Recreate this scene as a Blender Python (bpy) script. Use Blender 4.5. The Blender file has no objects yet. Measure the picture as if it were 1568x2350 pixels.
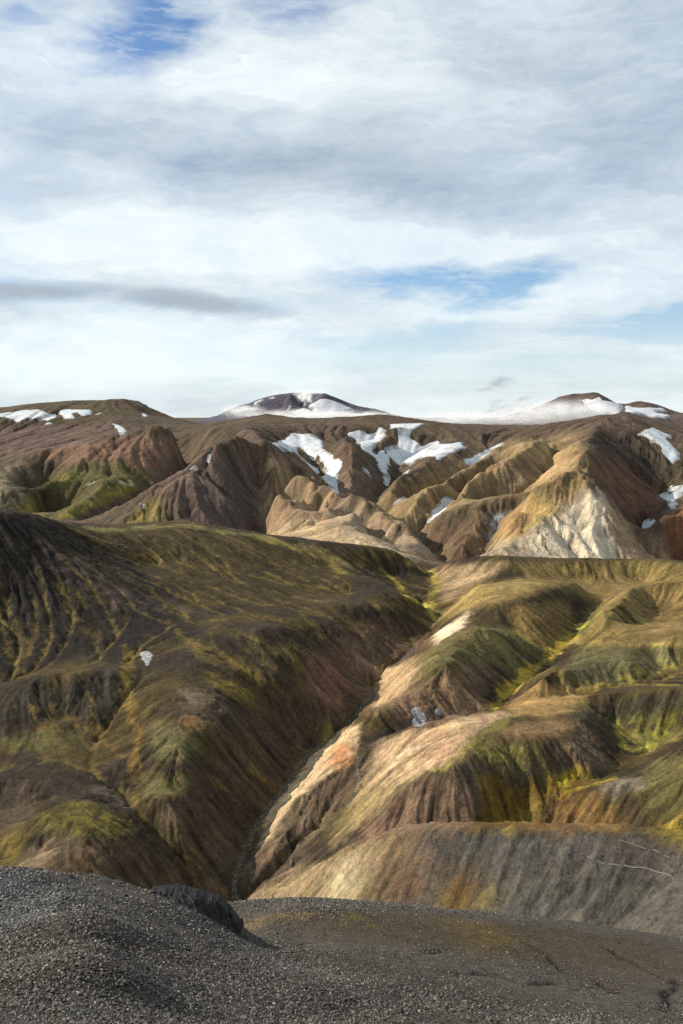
import bpy, bmesh, math, random
import numpy as np

# ------------------------------------------------------------------ camera, sky, sun, exposure
sc = bpy.context.scene
FOC, CX, CY, HOR = 2286.0, 784.0, 1175.0, 950.0      # lens of the photograph in a 1568 x 2350 frame
PIT = math.atan((CY - HOR) / FOC)
CAMZ = 180.0                                          # height of the viewpoint above the datum
cam_d = bpy.data.cameras.new("camera")
cam = bpy.data.objects.new("camera", cam_d)
sc.collection.objects.link(cam)
cam.location = (0, 0, CAMZ)
cam.rotation_euler = (math.pi / 2 - PIT, 0, 0)
cam_d.sensor_fit = 'VERTICAL'
cam_d.sensor_height = 36.0
cam_d.lens = 36.0 * FOC / 2350.0
cam_d.clip_start = 0.2
cam_d.clip_end = 200000.0
sc.camera = cam

SUN_EL, SUN_AZ = 29.0, -76.0       # degrees; azimuth clockwise from the view direction (+Y)
SUN_STR = 5.0
SKY_STR = 0.08
sc.view_settings.view_transform = 'Standard'
sc.view_settings.look = 'None'
sc.view_settings.gamma = 1.0
sc.view_settings.exposure = 0.7
sc.cycles.use_denoising = False        # the grain of the ground stays crisp
sc.cycles.use_adaptive_sampling = True
sc.cycles.adaptive_threshold = 0.01
sc.cycles.sample_clamp_direct = 1.6
sc.cycles.sample_clamp_indirect = 0.9
sc.cycles.max_bounces = 5
sc.cycles.diffuse_bounces = 2
sc.cycles.volume_bounces = 2
sc.cycles.volume_step_rate = 1.0
sc.cycles.volume_max_steps = 256
sc.cycles.transparent_max_bounces = 8

sd = bpy.data.lights.new("sun", 'SUN')
sun = bpy.data.objects.new("sun", sd)
sc.collection.objects.link(sun)
sd.energy = SUN_STR
sd.angle = math.radians(0.6)
sd.color = (1.0, 0.90, 0.75)
_e, _a = math.radians(SUN_EL), math.radians(SUN_AZ)
SUNV = (math.sin(_a) * math.cos(_e), math.cos(_a) * math.cos(_e), math.sin(_e))
from mathutils import Vector
sun.rotation_euler = Vector(SUNV).to_track_quat('Z', 'Y').to_euler()
sun.location = (-300, 0, 600)


# ------------------------------------------------------------------ node helper
class NT:
    """small helper for writing node trees"""
    def __init__(self, tree):
        self.t = tree
        self.n = tree.nodes
        self.l = tree.links

    def node(self, kind, **kw):
        nd = self.n.new(kind)
        for k, v in kw.items():
            setattr(nd, k, v)
        return nd

    def put(self, sock, val):
        if val is None:
            return
        if hasattr(val, 'is_output') or isinstance(val, bpy.types.NodeSocket):
            self.l.new(val, sock)
        else:
            if sock.type == 'RGBA' and len(val) == 3:
                val = (*val, 1.0)
            sock.default_value = val

    def m(self, op, a, b=None, c=None, clamp=False):
        nd = self.n.new('ShaderNodeMath')
        nd.operation = op
        nd.use_clamp = clamp
        self.put(nd.inputs[0], a)
        self.put(nd.inputs[1], b)
        self.put(nd.inputs[2], c)
        return nd.outputs[0]

    def vm(self, op, a, b=None):
        nd = self.n.new('ShaderNodeVectorMath')
        nd.operation = op
        self.put(nd.inputs[0], a)
        if op == 'SCALE':
            self.put(nd.inputs[3], b)
        else:
            self.put(nd.inputs[1], b)
        return nd.outputs[0]

    def noise(self, vec, scale, detail=4.0, rough=0.55, dist=0.0, lac=2.0, kind='FBM'):
        nd = self.n.new('ShaderNodeTexNoise')
        nd.noise_type = kind
        self.put(nd.inputs['Vector'], vec)
        nd.inputs['Scale'].default_value = scale
        nd.inputs['Detail'].default_value = detail
        nd.inputs['Roughness'].default_value = rough
        nd.inputs['Distortion'].default_value = dist
        nd.inputs['Lacunarity'].default_value = lac
        return nd.outputs[0]

    def ramp(self, f, a, b, lo=0.0, hi=1.0, smooth=True):
        nd = self.n.new('ShaderNodeMapRange')
        nd.interpolation_type = 'SMOOTHSTEP' if smooth else 'LINEAR'
        self.put(nd.inputs[0], f)
        nd.inputs[1].default_value = a
        nd.inputs[2].default_value = b
        nd.inputs[3].default_value = lo
        nd.inputs[4].default_value = hi
        return nd.outputs[0]

    def mix(self, f, a, b, blend='MIX'):
        nd = self.n.new('ShaderNodeMix')
        nd.data_type = 'RGBA'
        nd.blend_type = blend
        nd.clamp_factor = True
        self.put(nd.inputs[0], f)
        self.put(nd.inputs[6], a)
        self.put(nd.inputs[7], b)
        return nd.outputs[2]

    def attr(self, name):
        nd = self.n.new('ShaderNodeAttribute')
        nd.attribute_name = name
        return nd


def new_mat(name):
    m = bpy.data.materials.new(name)
    m.use_nodes = True
    nt = NT(m.node_tree)
    nt.n.clear()
    out = nt.node('ShaderNodeOutputMaterial')
    bs = nt.node('ShaderNodeBsdfPrincipled')
    nt.l.new(bs.outputs[0], out.inputs[0])
    bs.inputs['Roughness'].default_value = 0.95
    bs.inputs['Specular IOR Level'].default_value = 0.15
    return m, nt, bs, out


# ------------------------------------------------------------------ numpy helpers
rng = np.random.default_rng(7)


def unproj(u, v, d):
    """point seen at (u, v) of the photograph at forward distance d (relative to the viewpoint)"""
    rx, ry = (u - CX) / FOC, (CY - v) / FOC
    Y = math.cos(PIT) + ry * math.sin(PIT)
    Z = -math.sin(PIT) + ry * math.cos(PIT)
    return rx * d / Y, d, Z * d / Y


K = 0.5036
REG = {1: (0, 864.8), 2: (778.3, 864.8), 3: (0, 1175.0), 4: (778.3, 1175.0),
       5: (0, 1551.0), 6: (778.3, 1551.0), 7: (0, 1880.0), 8: (778.3, 1880.0), 0: None}


def to_uv(r, p):
    if r == 0:
        return p[0], p[1]
    o = REG[r]
    return o[0] + p[0] * K, o[1] + p[1] * K


def densify(pts, step):
    out = []
    for a, b in zip(pts[:-1], pts[1:]):
        a, b = np.array(a), np.array(b)
        n = max(1, int(np.linalg.norm(b[:2] - a[:2]) / step))
        for i in range(n):
            out.append(a + (b - a) * i / n)
    out.append(np.array(pts[-1]))
    return out


def lines_to_points(lines, step):
    """lines: (region, [(px, py, dist), ...]) -> world points, thinned"""
    P = []
    for r, pts, *mul in lines:
        mul = mul[0] if mul else 1.0
        w = [unproj(*to_uv(r, p), p[2] * mul) for p in pts]
        P += densify(w, step)
    P = np.array(P)
    keep = []
    for p in P:
        ok = True
        for q in keep:
            if abs(q[0] - p[0]) < step * .35 and abs(q[1] - p[1]) < step * .35:
                ok = False
                break
        if ok:
            keep.append(p)
    return np.array(keep)


class RBF:
    def __init__(self, P, c, lam=1e-4):
        self.P, self.c = P, c
        n = len(P)
        d = np.sqrt(((P[:, None, :2] - P[None, :, :2]) ** 2).sum(-1) + c * c)
        A = np.zeros((n + 3, n + 3))
        s = d.mean()
        self.s = s
        A[:n, :n] = d / s - lam * np.eye(n)
        A[:n, n] = A[n, :n] = 1
        A[:n, n + 1:] = P[:, :2] / 1000
        A[n + 1:, :n] = P[:, :2].T / 1000
        b = np.zeros(n + 3)
        b[:n] = P[:, 2]
        self.w = np.linalg.solve(A, b)

    def __call__(self, x, y):
        sh = x.shape
        x, y = x.ravel().astype(np.float32), y.ravel().astype(np.float32)
        out = np.empty(len(x), np.float32)
        n = len(self.P)
        px, py = self.P[:, 0].astype(np.float32), self.P[:, 1].astype(np.float32)
        w = (self.w[:n] / self.s).astype(np.float32)
        for i in range(0, len(x), 20000):
            xs, ys = x[i:i + 20000], y[i:i + 20000]
            d = np.sqrt((xs[:, None] - px) ** 2 + (ys[:, None] - py) ** 2 + np.float32(self.c ** 2))
            out[i:i + 20000] = d @ w + self.w[n] + self.w[n + 1] * xs / 1000 + self.w[n + 2] * ys / 1000
        return out.reshape(sh)


_perm = np.random.default_rng(99).permutation(4096).astype(np.int32)
_ga = np.random.default_rng(98).uniform(0, 2 * np.pi, 4096)
_gc, _gs = np.cos(_ga).astype(np.float32), np.sin(_ga).astype(np.float32)


def pnoise(x, y, seed=0):
    """gradient noise, about -1..1"""
    ix, iy = np.floor(x), np.floor(y)
    fx, fy = (x - ix).astype(np.float32), (y - iy).astype(np.float32)
    u, v = fx * fx * fx * (fx * (fx * 6 - 15) + 10), fy * fy * fy * (fy * (fy * 6 - 15) + 10)
    ix, iy = ix.astype(np.int32), iy.astype(np.int32)
    pa, pb = _perm[(ix + 131 * seed) & 4095], _perm[(ix + 1 + 131 * seed) & 4095]

    def g(p_, dx, dy):
        h = _perm[(p_ + iy + dy) & 4095]
        return _gc[h] * (fx - dx) + _gs[h] * (fy - dy)
    a = g(pa, 0, 0) * (1 - u) + g(pb, 1, 0) * u
    b = g(pa, 0, 1) * (1 - u) + g(pb, 1, 1) * u
    return (a * (1 - v) + b * v) * np.float32(1.5)


def fbm(x, y, wl, octv=5, gain=0.5, seed=0, ridged=False):
    s, a, t = 0, 1.0, 0
    for i in range(octv):
        n = pnoise(x / wl + 17.3 * i, y / wl - 9.1 * i, seed + i)
        if ridged:
            n = 1 - 2 * np.abs(n)
        s = s + a * n
        t += a
        a *= gain
        wl /= 2.03
    return s / t


def blur(a, s):
    """separable gaussian, s in cells"""
    if s < 0.3:
        return a
    r = int(3 * s) + 1
    k = np.exp(-0.5 * (np.arange(-r, r + 1) / s) ** 2)
    k /= k.sum()
    for ax in (0, 1):
        p = np.pad(a, [(r, r) if i == ax else (0, 0) for i in (0, 1)], mode='edge')
        o = np.zeros_like(a)
        n = a.shape[ax]
        for i, kk in enumerate(k):
            o += kk * (p[i:i + n] if ax == 0 else p[:, i:i + n])
        a = o
    return a


class Grid:
    """regular height grid: rows along y, columns along x"""
    def __init__(self, x0, x1, y0, y1, h):
        self.x0, self.y0, self.h = x0, y0, h
        self.nx, self.ny = int((x1 - x0) / h) + 1, int((y1 - y0) / h) + 1
        self.X, self.Y = np.meshgrid(x0 + h * np.arange(self.nx), y0 + h * np.arange(self.ny))
        self.Z = None

    def from_rbf(self, rbf, coarse=2):
        xs, ys = self.X[::coarse, ::coarse], self.Y[::coarse, ::coarse]
        zc = rbf(xs, ys)
        self.Z = self.samp(zc, self.X, self.Y, self.h * coarse)

    def samp(self, A, x, y, h=None, cubic=True):
        h = h or self.h
        ny, nx = A.shape
        gx, gy = (x - self.x0) / h, (y - self.y0) / h
        gx, gy = np.clip(gx, 0, nx - 1.001), np.clip(gy, 0, ny - 1.001)
        ix, iy = gx.astype(np.int32), gy.astype(np.int32)
        fx, fy = gx - ix, gy - iy
        if not cubic:
            ix1, iy1 = np.minimum(ix + 1, nx - 1), np.minimum(iy + 1, ny - 1)
            return (A[iy, ix] * (1 - fx) + A[iy, ix1] * fx) * (1 - fy) + (A[iy1, ix] * (1 - fx) + A[iy1, ix1] * fx) * fy

        def w(f):
            return (-.5 * f + f * f - .5 * f ** 3, 1 - 2.5 * f * f + 1.5 * f ** 3,
                    .5 * f + 2 * f * f - 1.5 * f ** 3, -.5 * f * f + .5 * f ** 3)
        wx, wy = w(fx), w(fy)
        out = 0
        for j in range(4):
            jj = np.clip(iy + j - 1, 0, ny - 1)
            row = 0
            for i in range(4):
                row = row + wx[i] * A[jj, np.clip(ix + i - 1, 0, nx - 1)]
            out = out + wy[j] * row
        return out

    def erode(self, rounds, n, steps, depth, seed=1, jitter=0.3, sm=0.7, weight=None):
        """water runs downhill from random places and cuts rills where it gathers"""
        r = np.random.default_rng(seed)
        acc = None
        for k in range(rounds):
            zb = blur(self.Z, 0.8)
            gy, gx = np.gradient(zb)
            acc = np.zeros(self.nx * self.ny)
            px, py = r.uniform(1, self.nx - 2, n), r.uniform(1, self.ny - 2, n)
            vx, vy = np.zeros(n), np.zeros(n)
            low = np.full(n, 1e9)
            for s in range(steps):
                ix, iy = px.astype(np.int32), py.astype(np.int32)
                dx, dy = -gx[iy, ix], -gy[iy, ix]
                zz = zb[iy, ix]
                ok = (zz < low + .02 * self.h) & (s < steps)
                low = np.minimum(low, zz)
                if not ok.all():
                    px, py, vx, vy, low, dx, dy = (q[ok] for q in (px, py, vx, vy, low, dx, dy))
                    m_ = len(px)
                    if m_ == 0:
                        break
                l = np.sqrt(dx * dx + dy * dy) + 1e-6
                vx, vy = .45 * vx + dx / l + r.normal(0, jitter, len(px)), .45 * vy + dy / l + r.normal(0, jitter, len(px))
                l = np.sqrt(vx * vx + vy * vy) + 1e-6
                vx /= l
                vy /= l
                px, py = np.clip(px + vx, 1, self.nx - 2), np.clip(py + vy, 1, self.ny - 2)
                acc += np.bincount(py.astype(np.int32) * self.nx + px.astype(np.int32), minlength=len(acc))
            acc = acc.reshape(self.ny, self.nx)
            acc = blur(acc, sm)
            slope = np.sqrt(gx * gx + gy * gy) / self.h
            cut = depth * np.log1p(acc / (n * steps / acc.size) * .5) * np.clip(slope / .3, .05, 1.3)
            if weight is not None:
                cut = cut * weight
            self.Z = self.Z - (cut - blur(cut, 14))
        return acc

    def streaks(self, wid, steps, seed, sig=2.0):
        """noise drawn out along the fall line: rills and scree chutes, about -1..1"""
        r = np.random.default_rng(seed)
        nz = blur(r.normal(0, 1, (self.ny, self.nx)), wid)
        nz /= nz.std()
        gy, gx = np.gradient(blur(self.Z, sig))
        l = np.sqrt(gx * gx + gy * gy) + 1e-6
        gx, gy = (gx / l).astype(np.float32), (gy / l).astype(np.float32)
        out = nz.copy()
        for sg in (1, -1):
            px, py = np.meshgrid(np.arange(self.nx, dtype=np.float32), np.arange(self.ny, dtype=np.float32))
            for s in range(steps):
                ix, iy = (px + .5).astype(np.int32), (py + .5).astype(np.int32)
                px += sg * gx[iy, ix] * 1.2
                py += sg * gy[iy, ix] * 1.2
                np.clip(px, 0, self.nx - 1.6, px)
                np.clip(py, 0, self.ny - 1.6, py)
                out += nz[(py + .5).astype(np.int32), (px + .5).astype(np.int32)]
        return out / out.std() * .5

    def cast(self, uv):
        """first hit of the sight lines through photo points (u, v) with this surface -> x, y, z"""
        uv = np.asarray(uv, float)
        rx, ry = (uv[:, 0] - CX) / FOC, (CY - uv[:, 1]) / FOC
        Yc = math.cos(PIT) + ry * math.sin(PIT)
        Zc = (-math.sin(PIT) + ry * math.cos(PIT)) / Yc
        Xc = rx / Yc
        ds = np.geomspace(max(self.y0, 1), self.y0 + (self.ny - 1) * self.h, 1100)
        z = self.samp(self.Z, Xc[:, None] * ds, np.repeat(ds[None], len(uv), 0), cubic=False)
        up = z >= Zc[:, None] * ds
        done = up.any(1)
        k = np.where(done, up.argmax(1), len(ds) - 1)
        hit = ds[k]
        return Xc * hit, hit, Zc * hit, done


def resample_closed(pts, n=160):
    p = np.array(list(pts) + [pts[0]], float)
    s = np.r_[0, np.cumsum(np.hypot(*np.diff(p, axis=0).T))]
    t = np.linspace(0, s[-1], n, endpoint=False)
    return np.c_[np.interp(t, s, p[:, 0]), np.interp(t, s, p[:, 1])]


def inpoly(x, y, poly):
    ins = np.zeros(x.shape, bool)
    n = len(poly)
    j = n - 1
    for i in range(n):
        xi, yi = poly[i]
        xj, yj = poly[j]
        c = ((yi > y) != (yj > y)) & (x < (xj - xi) * (y - yi) / (yj - yi + 1e-12) + xi)
        ins ^= c
        j = i
    return ins


def seg_dist(x, y, pts):
    best = np.full(x.shape, 1e9)
    for (ax, ay), (bx_, by_) in zip(pts[:-1], pts[1:]):
        dx, dy = bx_ - ax, by_ - ay
        L = dx * dx + dy * dy + 1e-9
        t = np.clip(((x - ax) * dx + (y - ay) * dy) / L, 0, 1)
        best = np.minimum(best, (x - ax - t * dx) ** 2 + (y - ay - t * dy) ** 2)
    return np.sqrt(best)


def smooth01(a):
    a = np.clip(a, 0, 1)
    return a * a * (3 - 2 * a)


def mesh_grid(name, X, Y, Z, mats=None, attrs=None, facemask=None):
    """mesh from 2-D arrays of world positions"""
    ny, nx = X.shape
    co = np.empty((ny * nx, 3), np.float32)
    co[:, 0], co[:, 1], co[:, 2] = X.ravel(), Y.ravel(), Z.ravel()
    i = np.arange(ny * nx).reshape(ny, nx)
    q = np.stack([i[:-1, :-1], i[:-1, 1:], i[1:, 1:], i[1:, :-1]], -1).reshape(-1, 4)
    if facemask is not None:
        q = q[facemask.ravel()]
        used = np.unique(q)
        re = np.full(ny * nx, -1, np.int64)
        re[used] = np.arange(len(used))
        q = re[q]
        co = co[used]
    else:
        used = None
    me = bpy.data.meshes.new(name)
    me.vertices.add(len(co))
    me.vertices.foreach_set('co', co.ravel())
    me.loops.add(q.size)
    me.loops.foreach_set('vertex_index', q.ravel().astype(np.int32))
    me.polygons.add(len(q))
    me.polygons.foreach_set('loop_start', np.arange(0, q.size, 4, dtype=np.int32))
    me.polygons.foreach_set('use_smooth', np.ones(len(q), bool))
    me.update(calc_edges=True)
    for k, a in (attrs or {}).items():
        if a.ndim == 3:
            at = me.attributes.new(k, 'FLOAT_COLOR', 'POINT')
            v = np.concatenate([a.reshape(-1, 3), np.ones((a.shape[0] * a.shape[1], 1))], 1).astype(np.float32)
            at.data.foreach_set('color', (v if used is None else v[used]).ravel())
            continue
        at = me.attributes.new(k, 'FLOAT', 'POINT')
        v = a.ravel().astype(np.float32)
        at.data.foreach_set('value', v if used is None else v[used])
    if mats:
        me.materials.append(mats)
    return me


def link(name, me, **props):
    o = bpy.data.objects.new(name, me)
    sc.collection.objects.link(o)
    for k, v in props.items():
        o[k] = v
    return o


def fan_streaks(X, Y, Z, wid, steps, seed):
    """fine rills on a fan-shaped mesh, drawn out along the fall line"""
    ny, nx = X.shape
    r = np.random.default_rng(seed)
    nz = blur(r.normal(0, 1, (ny, nx)), wid).astype(np.float32)
    nz /= nz.std()
    dx, dy = np.gradient(X, axis=1), np.gradient(Y, axis=0)
    gj, gi = np.gradient(blur(Z, 1.5))
    ux, uy = gi / dx, gj / dy
    l = np.sqrt(ux * ux + uy * uy) + 1e-6
    si, sj = (ux / l).astype(np.float32), (uy / l * (dx / dy)).astype(np.float32)
    out = nz.copy()
    for sg in (1, -1):
        px, py = np.meshgrid(np.arange(nx, dtype=np.float32), np.arange(ny, dtype=np.float32))
        for s in range(steps):
            ix, iy = (px + .5).astype(np.int32), (py + .5).astype(np.int32)
            px += sg * si[iy, ix] * 1.2
            py += sg * sj[iy, ix] * 1.2
            np.clip(px, 0, nx - 1.6, px)
            np.clip(py, 0, ny - 1.6, py)
            out += nz[(py + .5).astype(np.int32), (px + .5).astype(np.int32)]
    return out / out.std() * .5, l


def fan(y0, y1, rows, cols, half, pad):
    """rows get wider and further apart with distance, so that near ground has the finer mesh"""
    ys = np.geomspace(y0, y1, rows)
    t = np.linspace(-1, 1, cols)
    Y = np.repeat(ys[:, None], cols, 1)
    return t[None, :] * (half * Y + pad), Y


# ------------------------------------------------------------------ far range: crests, ribs and ravines
FAR = [
 # skyline of the plateau
 (1, [(-500,150,3400),(0,147,3400),(120,135,3400),(310,119,3300),(560,116,3200),(620,130,3200),(690,178,3100),(800,200,3000),(960,222,2900),(1100,198,2700),(1210,180,2600),(1390,195,2600),(1568,190,2600)]),
 (2, [(180,178,2600),(300,188,2600),(440,216,2500),(600,224,2400),(780,234,2300),(900,230,2200),(1050,216,2100),(1180,194,2080),(1300,196,2080),(1430,218,2150),(1568,238,2250),(1900,240,2300)]),
 # ground falling away behind the skyline
 (1, [(660,215,3450),(760,225,3400),(960,245,3300),(1100,235,3200),(1300,240,3150)]),
 (2, [(300,235,3100),(600,255,2950),(900,255,2750),(1180,225,2650),(1430,250,2700)]),
 # reddish wall below the left plateau
 (1, [(-500,255,2900),(0,250,2900),(240,230,2850),(450,205,2800),(620,215,2800)]),
 (1, [(-400,440,2400),(0,425,2400),(180,345,2450),(480,275,2500),(760,262,2550)]),
 # hill with the mossy foot
 (1, [(-400,480,1800),(0,450,1900),(100,390,2000),(180,345,2050),(350,320,2100),(480,282,2150),(640,265,2150),(790,268,2130),(830,330,2080),(770,440,1980),(720,470,1930)]),
 (1, [(840,300,2250),(865,390,2050),(800,475,1900),(650,585,1740),(500,668,1620)], 1.035),
 (1, [(300,430,1930),(580,470,1880)]),
 (1, [(280,460,1900),(180,530,1800),(90,610,1690),(60,660,1620)]),
 (1, [(520,480,1850),(420,540,1780),(330,600,1700),(240,660,1610)]),
 (1, [(270,520,1850),(220,580,1780),(190,640,1700)], 1.035),
 (1, [(-300,640,1600),(0,560,1730),(0,640,1620)]),
 # dome
 (1, [(500,672,1520),(700,540,1600),(860,470,1660),(1000,375,1720),(1090,352,1750),(1180,353,1800),(1170,300,1950),(1110,255,2120)]),
 (1, [(890,260,2350),(950,290,2150),(930,330,2080)]),
 (1, [(900,690,1490),(1205,725,1480)]),
 (1, [(1000,450,1670),(1050,520,1630),(1080,600,1570)]),
 (1, [(1188,420,1740),(1195,480,1690),(1200,580,1600),(1205,722,1480)], 1.035),
 # first tan spur
 (1, [(1200,355,1790),(1260,415,1720),(1330,470,1680),(1420,510,1640),(1530,545,1600)]),
 (2, [(0,545,1580),(100,590,1530),(200,640,1480),(310,700,1420),(400,790,1330),(485,850,1240)]),
 (1, [(1300,545,1690),(1335,640,1590),(1420,680,1540),(1500,665,1500)], 1.035),
 (2, [(60,690,1460),(150,730,1410),(270,800,1310)], 1.035),
 # side spurs and hollows of the tan spur
 (1, [(1420,512,1635),(1400,570,1572),(1385,620,1525)]), (1, [(1530,547,1595),(1500,600,1535),(1475,645,1488)]),
 (2, [(100,592,1528),(90,640,1472),(70,680,1420)]), (2, [(310,702,1418),(300,750,1345),(265,792,1290)]),
 (1, [(1470,545,1655),(1452,600,1600),(1428,650,1555)]), (2, [(30,590,1580),(20,640,1525),(0,668,1480)]), (2, [(200,685,1480),(195,720,1420)]),
 # lower pale ridge
 (1, [(1210,560,1590),(1260,610,1540),(1300,650,1500),(1370,690,1450),(1480,685,1400)]),
 (2, [(0,688,1380),(70,700,1360),(150,740,1320),(260,800,1260)]),
 # snow gully left of the centre
 (1, [(1250,300,2050),(1330,290,2080),(1400,335,1990),(1480,400,1900),(1520,470,1800),(1520,535,1720)], 1.035),
 (1, [(1310,345,1900),(1380,410,1830),(1450,470,1760)]),
 (2, [(30,300,2020),(35,340,1950),(50,440,1850),(100,545,1740)]),
 # bowl with the big snow field
 (2, [(40,240,2250),(160,255,2230),(300,215,2350),(380,215,2350)]),
 (2, [(100,300,2130),(190,300,2120),(300,340,2060),(230,400,1960),(210,470,1840),(200,500,1800),(150,568,1700),(240,640,1590),(340,692,1500),(420,770,1380),(490,846,1260)], 1.035),
 (2, [(230,250,2200),(250,300,2120),(165,345,2060)]),
 (2, [(600,320,2050),(430,400,1900),(350,450,1830),(230,530,1740)]),
 (2, [(480,300,2130),(400,330,2080)]),
 (2, [(740,300,2060),(580,405,1870),(450,480,1790),(300,572,1700)], 1.035),
 (2, [(800,290,2030),(640,400,1830),(600,430,1800),(500,490,1730),(350,570,1640),(260,640,1570)]),
 (2, [(740,420,1790),(640,480,1740),(520,570,1670),(430,640,1580)], 1.035),
 (2, [(880,320,1880),(800,380,1750),(700,440,1690),(600,500,1630),(500,590,1570),(420,650,1530)]),
 (2, [(960,400,1740),(900,480,1610),(700,555,1570),(560,600,1550)], 1.035),
 (2, [(1110,470,1520),(900,530,1500),(750,570,1490),(600,610,1480),(450,650,1470),(340,700,1440)]),
 (2, [(590,842,1260),(650,790,1310),(690,720,1360),(750,640,1410),(860,560,1460)], 1.035),
 (2, [(620,680,1420),(560,760,1350)]), (2, [(520,700,1440),(500,790,1340)]),
 # tan peak, its arms
 (2, [(1135,460,1490),(1000,510,1450),(880,570,1420),(800,640,1380),(720,760,1320)]),
 (2, [(1060,560,1440),(960,605,1410),(860,690,1360),(740,772,1310)], 1.035),
 (2, [(1140,524,1430),(1200,540,1425)]),
 (2, [(1120,535,1430),(1000,630,1380),(850,720,1320),(700,785,1270),(595,846,1220)]),
 (2, [(1200,540,1425),(1245,640,1375),(1255,740,1320),(1300,842,1270)]),
 (2, [(900,850,1230),(1100,852,1240)]), (2, [(1080,700,1345),(1000,780,1290)]),
 (2, [(1135,460,1490),(1210,560,1470),(1300,650,1430),(1400,740,1380),(1530,852,1280)]),
 (2, [(1250,530,1590),(1320,600,1540),(1400,680,1490),(1500,770,1420),(1568,850,1340)], 1.035),
 (2, [(1445,690,1390),(1500,630,1400),(1568,590,1400),(1900,560,1400)]),
 (2, [(1530,560,1620),(1440,660,1510)]),
 (2, [(1200,225,2010),(1130,300,1850),(1110,350,1750),(1125,420,1600)]),
 (2, [(1300,400,1800),(1420,480,1760),(1500,540,1680)]),
 (2, [(1380,262,1960),(1440,300,1920),(1500,380,1850),(1540,470,1750)]),
 (2, [(1568,300,1950),(1900,330,1900)]),
 (2, [(900,300,1960),(1000,290,1960),(1060,330,1850)]), (2, [(950,360,1850),(860,450,1700)]),
]
P = lines_to_points(FAR, 26.0)
sup = []
for u, z0 in ((-500, -20), (-200, -20), (100, -30), (400, -110), (700, -110), (1000, -120), (1300, -110), (1600, -100), (1900, -100), (2200, -100)):
    sup.append(((u - CX) / FOC * 4200, 4200, z0))
    sup.append(((u - CX) / FOC * 1080, 1080, -192))
for u in (-600, 2100):
    sup.append(((u - CX) / FOC * 1400, 1400, -180))
P = np.vstack([P, np.array(sup)])
GA = Grid(-1750, 1750, 1050, 4300, 4.5)
GA.from_rbf(RBF(P, 3.0), 3)
GA.Z = blur(GA.Z, .8)
_b = blur(GA.Z[::4, ::4], 5)
_b = GA.samp(_b, GA.X, GA.Y, GA.h * 4)
GA.Z = _b + 1.55 * (GA.Z - _b)
n_ = fbm(GA.X, GA.Y, 260, 4, .5, 3)
fade = smooth01((GA.Y - 1150) / 500)
GA.Z = GA.Z + 5 * n_ + 3.0 * fbm(GA.X, GA.Y, 80, 4, .5, 9)
accA = GA.erode(4, 60000, 70, 1.7, seed=2, jitter=.35, sm=.6)
gy_, gx_ = np.gradient(blur(GA.Z, 2), GA.h)
slopeA = np.hypot(gx_, gy_)
rillA = GA.streaks(.8, 12, 31)
_s2, _s3 = GA.streaks(1.8, 24, 32), GA.streaks(4.0, 40, 35, 3.0)
_k = np.clip((slopeA - .07) / .28, 0, 1.4)
GA.Z = GA.Z + _k * (1.7 * rillA + 5.5 * (.35 - np.abs(_s2)) + 10.0 * (.38 - np.abs(_s3)))
rillA = rillA + 1.2 * (.35 - np.abs(_s2))

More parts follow.
